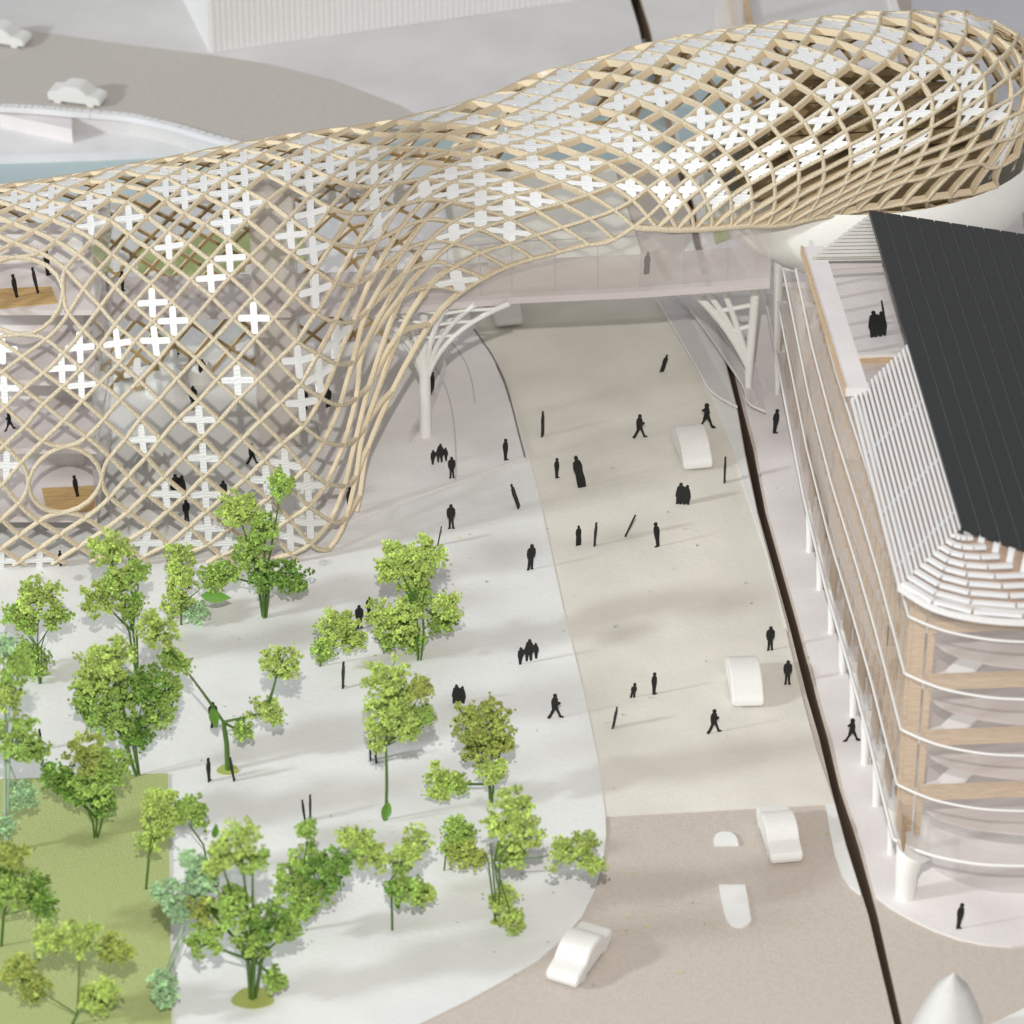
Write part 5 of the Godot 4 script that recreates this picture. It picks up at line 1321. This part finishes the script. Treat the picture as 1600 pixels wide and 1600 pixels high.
func build_people() -> void:
	var P := 0.1
	var R := 0.055
	var G := "card people on the plaza and roads"
	person("robe", 848, 681, R, 38, 72, 0, "slim black card person in side view, farthest left on the cream road", G)
	person("walk", 999, 684, R, 36, 12, 0, "black card person striding in a long coat near the far end of the cream road", G)
	person("lady", 1103, 668, R, 37, -10, 0, "black card woman striding on the cream road beside the grey acrylic strip", G)
	person("robe", 1034, 581, R, 27, 30, 14, "small black card person leaning right, farthest of all on the cream road", G)
	person("side", 870, 747, R, 31, 20, 0, "black card person standing left of the tall leaning figure on the cream road", G)
	person("robe", 910, 761, R, 49, 15, -11, "tallest black card person, leaning left on the cream road", G)
	person("side", 790, 719, 0.28, 33, 15, 0, "black card person standing on the platform at the cream road's left edge", G)
	person("family", 688, 725, 0.28, 31, 5, 0, "black card adult between two children on the platform below the white column", G)
	person("stand", 706, 747, 0.28, 33, 10, 0, "black card person just right of the family below the white column", G)
	person("couple", 1067, 788, R, 33, -6, 0, "black card couple standing close together below the farther white car", G)
	person("side", 1132, 754, R, 40, 78, 0, "black card person edge on to the lens, right of the farther white car", G)
	person("robe", 811, 793, P, 38, 76, -16, "black card sliver leaning left by the plaza's edge above the standing man", G)
	person("stand", 705, 826, P, 38, 5, 0, "black card man with folded arms on the plaza under the platform edge", G)
	person("side", 684, 852, P, 30, 82, 10, "black card sliver leaning right beside the nearest tree's crown top", G)
	person("robe", 904, 852, R, 31, 25, 0, "black card person left of a slim one in the middle of the cream road", G)
	person("side", 929, 853, R, 37, 70, 3, "slim black card person in the middle of the cream road between two others", G)
	person("side", 977, 838, R, 36, 84, 21, "black card sliver leaning far right in the middle of the cream road", G)
	person("side", 1028, 854, R, 38, 25, -6, "black card person in profile on the cream road, right of the leaning sliver", G, true)
	person("stand", 828, 890, P, 40, 25, 4, "black card person standing at the plaza's right edge with a long faint shadow", G)
	person("family", 827, 1036, P, 38, 14, 0, "black card adult with two children in the open on the plaza", G)
	person("walk", 867, 1122, P, 39, 8, 0, "black card man striding at the plaza's right edge", G)
	person("stand", 1203, 1016, R, 38, 8, 0, "black card person near the gap above the nearer white car on the cream road", G)
	person("stand", 1230, 1069, P, 38, -5, 0, "black card person with folded arms right beside the dark gap", G)
	person("walk", 1115, 1145, R, 38, 20, 0, "black card person striding left of the nearer white car on the cream road", G)
	person("child", 988, 1090, R, 24, 10, 8, "black card child beside an adult low on the cream road", G)
	person("side", 1022, 1085, R, 35, 25, 0, "black card adult beside the child low on the cream road", G)
	person("robe", 958, 1137, R, 34, 68, 8, "slim black card person leaning right, lowest on the cream road", G)
	person("lady", 1330, 1158, 0.12, 36, 5, 0, "black card woman striding on the pavement beside the hall's white legs", G)
	person("side", 1210, 677, 0.12, 37, 10, 4, "black card person on the pavement by the glass hall's far end", G)
	person("side", 1497, 1451, 0.12, 42, 10, 4, "black card person alone on the white pavement's rounded end at the lower right", G)
	person("stand", 562, 982, P, 37, 10, 0, "black card person left of the two-tier tree in the middle of the plaza", G)
	person("stand", 577, 963, P, 31, 40, 0, "black card person half hidden by the two-tier tree's left side", G)
	person("side", 536, 1075, P, 42, 76, 2, "black card sliver pair standing below the small tree with a bare arm", G)
	person("couple", 717, 1099, P, 30, 0, 0, "black card couple half hidden behind the golden green tree", G)
	person("side", 327, 1221, P, 38, 62, 0, "black card person left of the bent tree with the glue disc", G)
	person("side", 366, 1220, P, 38, 84, -6, "black card sliver leaning against the bent tree's foot", G)
	person("stand", 334, 1136, P, 40, 15, 0, "black card person half hidden by the bent tree's leaf", G)
	person("side", 579, 1188, P, 32, 80, 0, "black card sliver behind the long bare trunk, left one", G)
	person("side", 588, 1192, P, 36, 80, -2, "black card sliver behind the long bare trunk, right one", G)
	person("side", 477, 1284, P, 36, 84, -5, "black card sliver leaning left at the bushy tree's tip, left of a pair", G)
	person("side", 485, 1280, P, 40, 84, 1, "black card sliver upright at the bushy tree's tip, right of a pair", G)
	person("side", 64, 1172, P, 34, 75, 0, "black card sliver behind the pale green trees at the left edge", G)
	var I := "card people inside the lattice"
	person("robe", 1010, 428, 10.0, 33, 20, 3, "black card person on the bridge deck behind its glazing", I)
	var up := zp(151, 484, 2.3).y
	var low := zp(151, 808, 4.3).y
	person("side", 27, 466, up, 36, 60, -6, "black card person leaning on the upper terrace's tan mat, left one", I)
	person("side", 60, 459, up, 40, 82, -8, "black card sliver leaning on the upper terrace's tan mat, right one", I)
	person("side", 75, 430, up, 38, 40, 0, "black card person behind the rib round the upper round opening", I)
	person("side", 122, 777, low, 34, 50, -6, "black card person on the tan mat in the lower round opening", I)
	person("lady", 15, 672, zp(151, 701, 4.2).y, 26, 30, 0, "black card person on the terrace floor at the far left", I)
	person("side", 545, 799, 0.1, 38, 20, 4, "black card person at the lattice's lower right edge", I)
	person("walk", 275, 572, 0.1, 30, 20, 0, "black card person striding high up behind the lattice's middle", I)
	person("stand", 317, 598, 0.1, 36, 40, 0, "black card person in the shade right of the striding one behind the lattice", I)
	person("stand", 303, 640, 0.1, 36, 30, 0, "black card person in the shade above the column of white crosses", I)
	person("walk", 394, 725, 0.1, 32, 10, 0, "black card person striding behind the lattice by the hazy core", I)
	person("couple", 279, 775, 0.1, 34, 10, 0, "black card couple in the shade behind a white cross low in the lattice", I)
	person("stand", 292, 815, 0.1, 34, 30, 0, "black card person below the couple behind the lattice", I)
	person("stand", 350, 785, 0.1, 34, 10, 0, "black card person behind the lattice just above a tree top", I)
	person("side", 95, 884, 0.1, 24, 40, 0, "black card person behind the lattice's foot at the left", I)
	person("side", 192, 455, 10.0, 30, 30, 0, "black card person on the deck behind the lattice's upper left", I)
	person("stand", 477, 640, 0.1, 30, 30, 0, "black card person in the shade beside the lattice's narrowing throat", I)
	person("stand", 513, 640, 0.1, 34, 30, 0, "black card person behind the lattice's throat", I)
	person("side", 676, 618, 0.28, 36, 50, 0, "black card person right behind the white tree column's trunk", I)
	var H := "card people in the glass hall"
	person("couple", 1373, 526, 16.8, 40, 10, -8, "black card couple on the glass hall's roof terrace", H)
	person("side", 1384, 506, 16.8, 36, 82, -12, "black card sliver behind the couple on the roof terrace", H)
	person("lady", 1305, 642, 10.05, 36, 20, 0, "card person seen dimly through the glass facade's upper part", H)
	person("side", 1317, 744, 6.7, 40, 60, 0, "card person seen dimly through the glass facade below the slats' far end", H)
	person("stand", 1385, 1010, 6.7, 36, 20, 0, "card person seen dimly through the glass facade near the corner post, upper one", H)
	person("stand", 1384, 1062, 3.3, 38, 20, 0, "card person seen dimly through the glass facade near the corner post, lower one", H)

# ------------------------------------------------------------------ dried flower trees
var floret: ArrayMesh

func make_floret() -> void:
	var b := MB.new()
	var r := RandomNumberGenerator.new()
	r.seed = 5
	for i in 7:
		var a := TAU * i / 7.0 + r.randf() * 0.5
		var el := r.randf_range(-0.1, 1.0)
		var d := Vector3(cos(a) * cos(el), sin(el), sin(a) * cos(el))
		var s := d.cross(Vector3.UP).normalized()
		var n := s.cross(d).normalized()
		var l := r.randf_range(0.75, 1.05)
		var tip := d * l + n * 0.25
		var m1 := d * l * 0.6 + s * 0.42 + n * 0.1
		var m2 := d * l * 0.6 - s * 0.42 + n * 0.1
		b.tri(Vector3.ZERO, m1, tip, n)
		b.tri(Vector3.ZERO, tip, m2, n)
	var q := [Vector3(0.45, 0.1, 0), Vector3(0, 0.1, 0.45), Vector3(-0.45, 0.1, 0), Vector3(0, 0.1, -0.45)]
	for i in 4:
		b.tri(q[i], q[(i + 1) % 4], Vector3(0, 0.62, 0), q[i] + q[(i + 1) % 4] + Vector3.UP * 0.4)
		b.tri(q[i], q[(i + 1) % 4], Vector3(0, -0.4, 0), q[i] + q[(i + 1) % 4] - Vector3.UP * 0.4)
	floret = b.mesh(M.leaf)

const TONES := [Color(0.57, 0.70, 0.20), Color(0.42, 0.60, 0.15), Color(0.22, 0.40, 0.08), Color(0.46, 0.66, 0.38), Color(0.50, 0.56, 0.15)]

func tree(base: Array, clumps: Array, label: String, stems := 1, opt := {}) -> void:
	var h: float = opt.get("h", 0.1)
	var foot := gp(base[0], base[1], h)
	var t := thing("dried_flower_tree", label, "tree", foot, 0.0, "dried flower trees on the plaza and lawn")
	var px := 1.0 / (27.0 * 222.0 / eye.distance_to(foot))
	var woody: Material = M.stempale if opt.get("pale", false) else M.stem
	var ctr := []
	var low := 1e9
	for c in clumps:
		var dz: float = rng.randf_range(-0.9, 0.9) if c.size() < 5 else c[4]
		var p := zp(c[0], c[1], foot.z + dz)
		ctr.append(p)
		low = minf(low, p.y)
	var fork := foot
	if opt.has("fork"):
		for k in opt.fork:
			pass
	# stems
	var tr := MB.new()
	var bend: Array = opt.get("fork", [])
	var trunk := [foot]
	for k in range(0, bend.size(), 2):
		trunk.append(zp(bend[k], bend[k + 1], foot.z + rng.randf_range(-0.15, 0.15)))
	var tw: float = opt.get("w", 4.5) * px * 0.36
	if trunk.size() > 1:
		var rr := []
		for i in trunk.size():
			rr.append(tw * (1.15 - 0.45 * i / trunk.size()))
		if stems < 3:
			tr.tube(trunk, rr, 8)
		for s in stems if stems > 2 else stems - 1:
			var sh := []
			var an := TAU * s / stems + rng.randf() * 0.7
			var off := Vector3(cos(an), 0, sin(an)) * px * (5.0 + stems)
			for i in trunk.size():
				sh.append(trunk[i] + off * (0.35 + 1.3 * i / trunk.size()))
			sh.append(trunk[-1] + off * 1.9 + Vector3(0, px * 22.0, 0))
			tr.tube(sh, same(tw * 0.62, sh.size()), 7)
	fork = trunk[-1]
	for i in ctr.size():
		var c: Vector3 = ctr[i]
		var from := fork
		if opt.has("link") and opt.link.has(i):
			from = ctr[opt.link[i]]
		var way := (c - from)
		var mid := from + way * 0.5 + Vector3(rng.randf_range(-0.1, 0.1), rng.randf_range(-0.12, 0.02) * way.length(), rng.randf_range(-0.1, 0.1))
		var w: float = tw * (0.62 if bend.size() else 0.8)
		tr.tube(curve3(from, mid, c, 6), [w, w * 0.95, w * 0.9, w * 0.8, w * 0.7, w * 0.6, w * 0.45], 6)
	part("trunk", tr.mesh(woody), t)
	# crown
	var where: Array[Transform3D] = []
	var tint := PackedColorArray()
	var tw2 := MB.new()
	for i in ctr.size():
		var c: Vector3 = ctr[i]
		var k: Array = clumps[i]
		var rad: float = k[2] * px
		var tone: int = k[3]
		var subs := int(clampf(k[2] * 1.15, 10, 54))
		for s in subs:
			var d := Vector3(rng.randfn(), rng.randfn() * 0.9 + 0.15, rng.randfn()).normalized()
			var q := c + d * rad * pow(rng.randf(), 0.4) * 0.92
			if s % 2 == 0:
				tw2.tube([c - Vector3(0, rad * 0.3, 0), c.lerp(q, 0.6), q], [0.028, 0.022, 0.016], 4, false)
			var shade := rng.randf_range(0.72, 1.12)
			var num := int(9 + k[2] * 0.13)
			for f in num:
				var o := q + Vector3(rng.randfn(), rng.randfn() * 0.8, rng.randfn()) * 3.9 * px
				var sc := rng.randf_range(2.9, 4.9) * px
				var bs := Basis.from_euler(Vector3(rng.randf_range(-1.0, 1.0), rng.randf() * TAU, rng.randf_range(-1.0, 1.0)))
				where.append(Transform3D(bs.scaled(Vector3.ONE * sc), o))
				var col: Color = TONES[tone]
				if rng.randf() < 0.32:
					col = col.lerp(TONES[rng.randi_range(0, 1)] if tone != 3 else TONES[3] * 1.15, rng.randf_range(0.3, 0.9))
				col = col * (shade * rng.randf_range(0.75, 1.2))
				col.a = 1.0
				tint.append(col)
	part("twigs", tw2.mesh(woody), t).set_meta("kind", "stuff")
	var mm := MultiMesh.new()
	mm.transform_format = MultiMesh.TRANSFORM_3D
	mm.use_colors = true
	mm.mesh = floret
	mm.instance_count = where.size()
	for i in where.size():
		mm.set_instance_transform(i, where[i])
		mm.set_instance_color(i, tint[i])
	var mi := MultiMeshInstance3D.new()
	mi.name = "crown"
	mi.multimesh = mm
	t.add_child(mi)
	mi.position = -t.position
	mi.set_meta("kind", "stuff")
	# large leaves
	var lv: Array = opt.get("leaf", [])
	for i in range(0, lv.size(), 4):
		var a := zp(lv[i], lv[i + 1], foot.z + 0.3)
		var e := zp(lv[i + 2], lv[i + 3], foot.z + 0.3)
		var b := MB.new()
		var ax := e - a
		var sd := ax.cross(Vector3(0.2, 0.5, 0.8)).normalized() * ax.length() * 0.2
		var nn := sd.cross(ax).normalized()
		for side in [-1.0, 1.0]:
			for s in 6:
				var f0 := s / 6.0
				var f1 := (s + 1) / 6.0
				var w0 := sin(PI * pow(f0, 0.8))
				var w1 := sin(PI * pow(f1, 0.8))
				b.quad(a + ax * f0 - nn * 0.02, a + ax * f1 - nn * 0.02, a + ax * f1 + sd * side * w1 + nn * 0.06 * w1, a + ax * f0 + sd * side * w0 + nn * 0.06 * w0, nn)
		part("big_leaf", b.mesh(M.bigleaf), t)
	if opt.has("disc"):
		var b := MB.new()
		var o := PackedVector2Array()
		for i in 18:
			var a := TAU * i / 18.0
			o.append(Vector2(foot.x + cos(a) * opt.disc * px * (1.0 + 0.12 * sin(a * 3.0)), foot.z + sin(a) * opt.disc * px * 0.8))
		b.prism(o, h, h + 0.05)
		part("glue_disc", b.mesh(M.disc), t)

func build_trees() -> void:
	make_floret()
	M.bigleaf = mat("broad green leaf", Color(0.12, 0.27, 0.035), 0.5)
	tree([413, 964], [[440, 758, 24, 1], [372, 800, 36, 0], [415, 825, 27, 1], [395, 865, 36, 1], [460, 903, 30, 2], [352, 898, 24, 1], [418, 905, 30, 2]], "tall bright green tree standing before the lattice's lower right, topmost sprig beside white crosses", 4, {"fork": [412, 915], "w": 9.0})
	tree([213, 1046], [[172, 868, 40, 0], [160, 935, 34, 0], [218, 895, 26, 1], [205, 950, 24, 1], [185, 915, 26, 1]], "tall loose yellow green tree on thin stems before the lattice's left half", 3, {"fork": [207, 985], "w": 8.0, "leaf": [221, 955, 206, 925]})
	tree([283, 976], [[280, 872, 26, 0], [285, 905, 28, 0], [278, 942, 26, 0], [305, 958, 22, 3], [330, 905, 20, 1]], "small pale tree with one broad flat leaf between two taller trees", 1, {"fork": [283, 945], "leaf": [313, 931, 362, 934]})
	tree([62, 1068], [[60, 935, 38, 0], [22, 960, 22, 1], [40, 975, 22, 1], [88, 965, 22, 1], [48, 1030, 34, 1]], "bushy green tree at the left below the lattice's foot", 2, {"fork": [58, 1010], "w": 5.0})
	tree([142, 1143], [[148, 1120, 18, 1], [135, 1105, 14, 1]], "tiny tree behind the dense round tree at the left", 1, {"fork": [143, 1132], "w": 3.5})
	tree([215, 1213], [[150, 1045, 40, 0], [180, 1030, 34, 0], [140, 1085, 34, 1], [190, 1085, 46, 1], [228, 1070, 34, 2], [258, 1080, 28, 1], [245, 1115, 30, 1], [175, 1130, 34, 1], [212, 1140, 30, 2]], "dense round green tree on four stems at the lawn's corner", 4, {"fork": [203, 1165], "w": 8.0, "leaf": [200, 1156, 232, 1162]})
	tree([356, 1203], [[245, 985, 34, 0], [268, 1030, 20, 1], [437, 1035, 34, 0], [415, 1112, 30, 0], [378, 1140, 16, 1], [285, 1040, 13, 1]], "bent tree with two long bare arms and a glue disc at its foot", 1, {"fork": [354, 1160, 349, 1128], "w": 11.0, "disc": 17.0, "link": {1: 5, 0: 5, 2: 3}, "leaf": [330, 1106, 339, 1138]})
	tree([150, 1308], [[135, 1180, 40, 4], [92, 1215, 30, 2], [150, 1225, 38, 1], [180, 1195, 28, 1], [110, 1235, 26, 2], [160, 1255, 24, 2]], "dark leafy tree with an olive top standing on the lawn", 3, {"fork": [152, 1280], "w": 8.0, "h": 0.2})
	tree([228, 1389], [[242, 1258, 24, 0], [250, 1285, 26, 0], [234, 1312, 20, 0], [262, 1250, 16, 0]], "slender single stemmed yellow green tree on the lawn's edge", 1, {"fork": [232, 1340], "w": 5.0, "h": 0.2})
	tree([10, 1330], [[22, 1045, 30, 1], [10, 1090, 32, 0], [25, 1155, 42, 1], [55, 1170, 22, 1], [5, 1010, 22, 3], [35, 1245, 26, 3], [8, 1290, 20, 3]], "tall pale green tree cut off by the left edge above the lawn", 2, {"fork": [8, 1240, 8, 1180], "w": 7.0, "h": 0.2, "pale": true})
	tree([2, 1478], [[15, 1380, 44, 1], [55, 1390, 26, 2], [70, 1415, 22, 2], [20, 1340, 28, 4]], "dark green tree cut off by the left edge on the lawn", 1, {"fork": [5, 1430], "w": 6.0, "h": 0.2})
	tree([112, 1602], [[32, 1520, 34, 4], [55, 1545, 26, 4], [75, 1470, 26, 0], [125, 1468, 36, 0], [170, 1478, 26, 4], [190, 1488, 18, 4], [150, 1560, 32, 0], [168, 1545, 18, 0]], "yellow flowered tree with flat umbels at the bottom left on the lawn", 1, {"fork": [120, 1585], "w": 6.0, "h": 0.2, "link": {2: 3, 4: 3, 5: 3, 0: 1, 7: 6}})
	tree([395, 1560], [[375, 1310, 34, 0], [345, 1345, 32, 0], [395, 1345, 24, 1], [325, 1420, 44, 4], [370, 1420, 40, 1], [420, 1440, 34, 2], [450, 1455, 24, 1], [320, 1470, 30, 1], [432, 1530, 20, 1], [395, 1470, 34, 1], [305, 1385, 26, 3]], "big dense tree on a thick bundle of stems with a glue disc at the bottom", 6, {"fork": [398, 1500], "w": 12.0, "disc": 32.0, "leaf": [335, 1310, 338, 1286]})
	tree([240, 1568], [[262, 1395, 24, 3], [282, 1425, 22, 3], [318, 1370, 30, 3], [255, 1540, 24, 3], [262, 1560, 16, 3], [300, 1345, 20, 3]], "sparse pale blue green tree leaning right at the lawn's edge", 2, {"fork": [262, 1510, 285, 1450], "w": 5.0, "pale": true})
	tree([325, 1356], [[300, 1262, 24, 1], [285, 1270, 16, 1], [312, 1280, 14, 1]], "small sprig curving left behind the big dense tree", 1, {"fork": [318, 1320, 298, 1292], "w": 4.0})
	tree([463, 1455], [[455, 1380, 36, 1], [480, 1345, 30, 1], [482, 1300, 16, 1], [505, 1370, 32, 2], [545, 1310, 18, 0], [570, 1325, 30, 0], [590, 1345, 22, 0], [530, 1345, 24, 2], [465, 1425, 26, 1], [490, 1400, 28, 1]], "wide bushy tree with an arching right arm right of the big dense tree", 2, {"fork": [463, 1420], "w": 7.0, "link": {4: 5, 6: 5}})
	tree([613, 1453], [[652, 1312, 22, 0], [635, 1335, 22, 0], [628, 1355, 16, 1], [640, 1388, 28, 1], [618, 1385, 18, 2], [660, 1398, 18, 0]], "small forked tree on a bare stem in the plaza's lower middle", 1, {"fork": [612, 1410, 610, 1375], "w": 5.0, "leaf": [618, 1405, 624, 1422]})
	tree([694, 1360], [[712, 1295, 22, 1], [702, 1325, 20, 1], [725, 1335, 26, 4], [742, 1340, 18, 4], [728, 1310, 18, 1]], "short drooping tree between the small forked tree and the tall one", 1, {"fork": [698, 1320], "w": 3.5})
	tree([776, 1441], [[800, 1262, 34, 0], [785, 1290, 30, 0], [815, 1300, 34, 0], [800, 1335, 28, 0], [880, 1335, 28, 0], [912, 1322, 24, 0], [925, 1350, 18, 0], [785, 1405, 24, 0], [800, 1440, 20, 0]], "bright tree with a long low right arm by the plaza's curved corner", 3, {"fork": [775, 1395, 772, 1345], "w": 6.0, "link": {5: 4, 6: 4}, "disc": 10.0})
	tree([767, 1256], [[735, 1130, 34, 4], [770, 1125, 36, 4], [750, 1165, 38, 4], [785, 1160, 22, 4], [772, 1205, 26, 0], [690, 1220, 32, 0], [715, 1225, 20, 1]], "golden green tree with a full round crown beside the card couple", 2, {"fork": [765, 1225], "w": 8.0})
	tree([603, 1281], [[605, 1060, 36, 0], [600, 1110, 38, 0], [625, 1130, 30, 0], [590, 1150, 24, 0], [660, 1080, 22, 4], [655, 1120, 22, 1], [620, 1085, 26, 0], [640, 1145, 18, 0]], "tall tree on one long bare trunk in the middle of the plaza", 1, {"fork": [604, 1220, 603, 1165], "w": 6.0, "leaf": [606, 1252, 600, 1284]})
	tree([655, 1031], [[620, 875, 32, 0], [665, 870, 32, 0], [640, 895, 34, 0], [605, 890, 22, 0], [600, 965, 32, 0], [635, 970, 38, 0], [610, 995, 26, 1], [700, 950, 26, 0], [690, 975, 24, 1], [655, 930, 24, 1], [645, 1000, 22, 1]], "full bright green tree of two tiers standing highest on the plaza's middle", 3, {"fork": [656, 990, 650, 940], "w": 7.0})
	tree([500, 1041], [[535, 985, 34, 0], [515, 975, 24, 0], [508, 1015, 20, 1], [550, 1000, 22, 0]], "small tree with a bare right arm left of the two-tier tree", 1, {"fork": [503, 1020], "w": 4.0})
	# crumbs of dried flower
	var cr := MB.new()
	for i in 150:
		var f := gp(rng.randf_range(20, 1300), rng.randf_range(720, 1560), 0.1)
		var t := Transform3D(Basis.from_euler(Vector3(rng.randf(), rng.randf() * TAU, rng.randf())), f + Vector3(0, 0.05, 0))
		var z := rng.randf_range(0.03, 0.1)
		cr.tri(t * Vector3(-z, 0, 0), t * Vector3(z, 0, 0), t * Vector3(0, 0, z * 2.2), Vector3.UP)
		cr.tri(t * Vector3(-z, 0, 0), t * Vector3(z, 0, 0), t * Vector3(0, -z * 0.8, z), Vector3.DOWN)
	var crumbs := add_mesh("flower_crumbs", cr.mesh(mat("yellow green crumb", Color(0.42, 0.45, 0.15), 0.8)))
	crumbs.set_meta("kind", "stuff")
	tag(crumbs, "tiny yellow green flower crumbs scattered over the plaza and roads", "crumbs")
	# clear glue beads along the lattice's foot
	var beads := [[60, 905, "leftmost clear glue bead at the lattice's foot"], [122, 903, "clear glue bead at the lattice's foot right of the leftmost one"], [225, 900, "clear glue bead at the lattice's foot behind the loose yellow green tree"], [312, 893, "clear glue bead at the lattice's foot above the flat leaf"], [443, 887, "clear glue bead at the lattice's foot behind the tall tree's right sprig"], [505, 880, "clear glue bead at the lattice's right corner on the plaza"], [680, 683, "clear glue bead right of the white column's foot"], [640, 684, "clear glue bead left of the white column's foot"]]
	for k in beads:
		var b := MB.new()
		var f := gp(k[0], k[1], 0.1)
		b.tube([f, f + Vector3(0.0, 0.12, 0), f + Vector3(0, 0.2, 0)], [0.3, 0.24, 0.02], 8)
		tag(add_mesh("glue_bead", b.mesh(M.bead)), k[2], "glue", "glue beads at the lattice's foot")

# ------------------------------------------------------------------
func _ready() -> void:
	rng.seed = 20240
	var cam := Camera3D.new()
	cam.name = "camera"
	cam.position = eye
	cam.rotation = Vector3(-PITCH, 0, 0)
	cam.fov = rad_to_deg(2.0 * atan(800.0 / F))
	cam.near = 1.0
	cam.far = 900.0
	var lens := CameraAttributesPhysical.new()
	lens.frustum_focal_length = 90.0
	lens.frustum_focus_distance = 217.0
	lens.frustum_near = 1.0
	lens.frustum_far = 900.0
	lens.exposure_aperture = 0.11
	cam.attributes = lens
	add_child(cam)
	var we := WorldEnvironment.new()
	we.name = "surroundings"
	var e := Environment.new()
	e.background_mode = Environment.BG_COLOR
	e.background_color = Color(0.43, 0.432, 0.438).linear_to_srgb()
	e.tonemap_mode = Environment.TONE_MAPPER_LINEAR
	e.tonemap_exposure = 1.06
	e.sdfgi_enabled = true
	e.ssao_enabled = true
	e.ssil_enabled = true
	we.environment = e
	add_child(we)
	# camera flash above the lens
	var flash := SpotLight3D.new()
	flash.name = "camera_flash"
	var up := Vector3(0, cos(PITCH), -sin(PITCH))
	flash.position = eye + up * 22.0 + Vector3(-2.0, 0, 0)
	flash.light_energy = 24000.0
	flash.light_color = Color(1.0, 0.985, 0.96)
	flash.light_size = 1.2
	flash.spot_range = 800.0
	flash.spot_angle = 24.0
	flash.spot_angle_attenuation = 1.0
	flash.spot_attenuation = 2.0
	flash.shadow_enabled = true
	add_child(flash)
	flash.look_at(Vector3(0, 2, 0))
	# low window to the left
	var win := AreaLight3D.new()
	win.name = "window_light"
	win.area_size = Vector2(30, 24)
	win.area_normalize_energy = true
	win.light_energy = 82000.0
	win.light_color = Color(0.95, 0.985, 1.0)
	win.area_range = 1000.0
	win.shadow_enabled = true
	add_child(win)
	win.position = Vector3(0, 3, 0) - Vector3(0.853, -0.375, -0.352) * 380.0
	win.look_at(Vector3(0, 3, 0))
	make_materials()
	build_ground()
	build_far()
	build_shell()
	build_inside()
	build_hall()
	build_cars()
	build_people()
	build_trees()
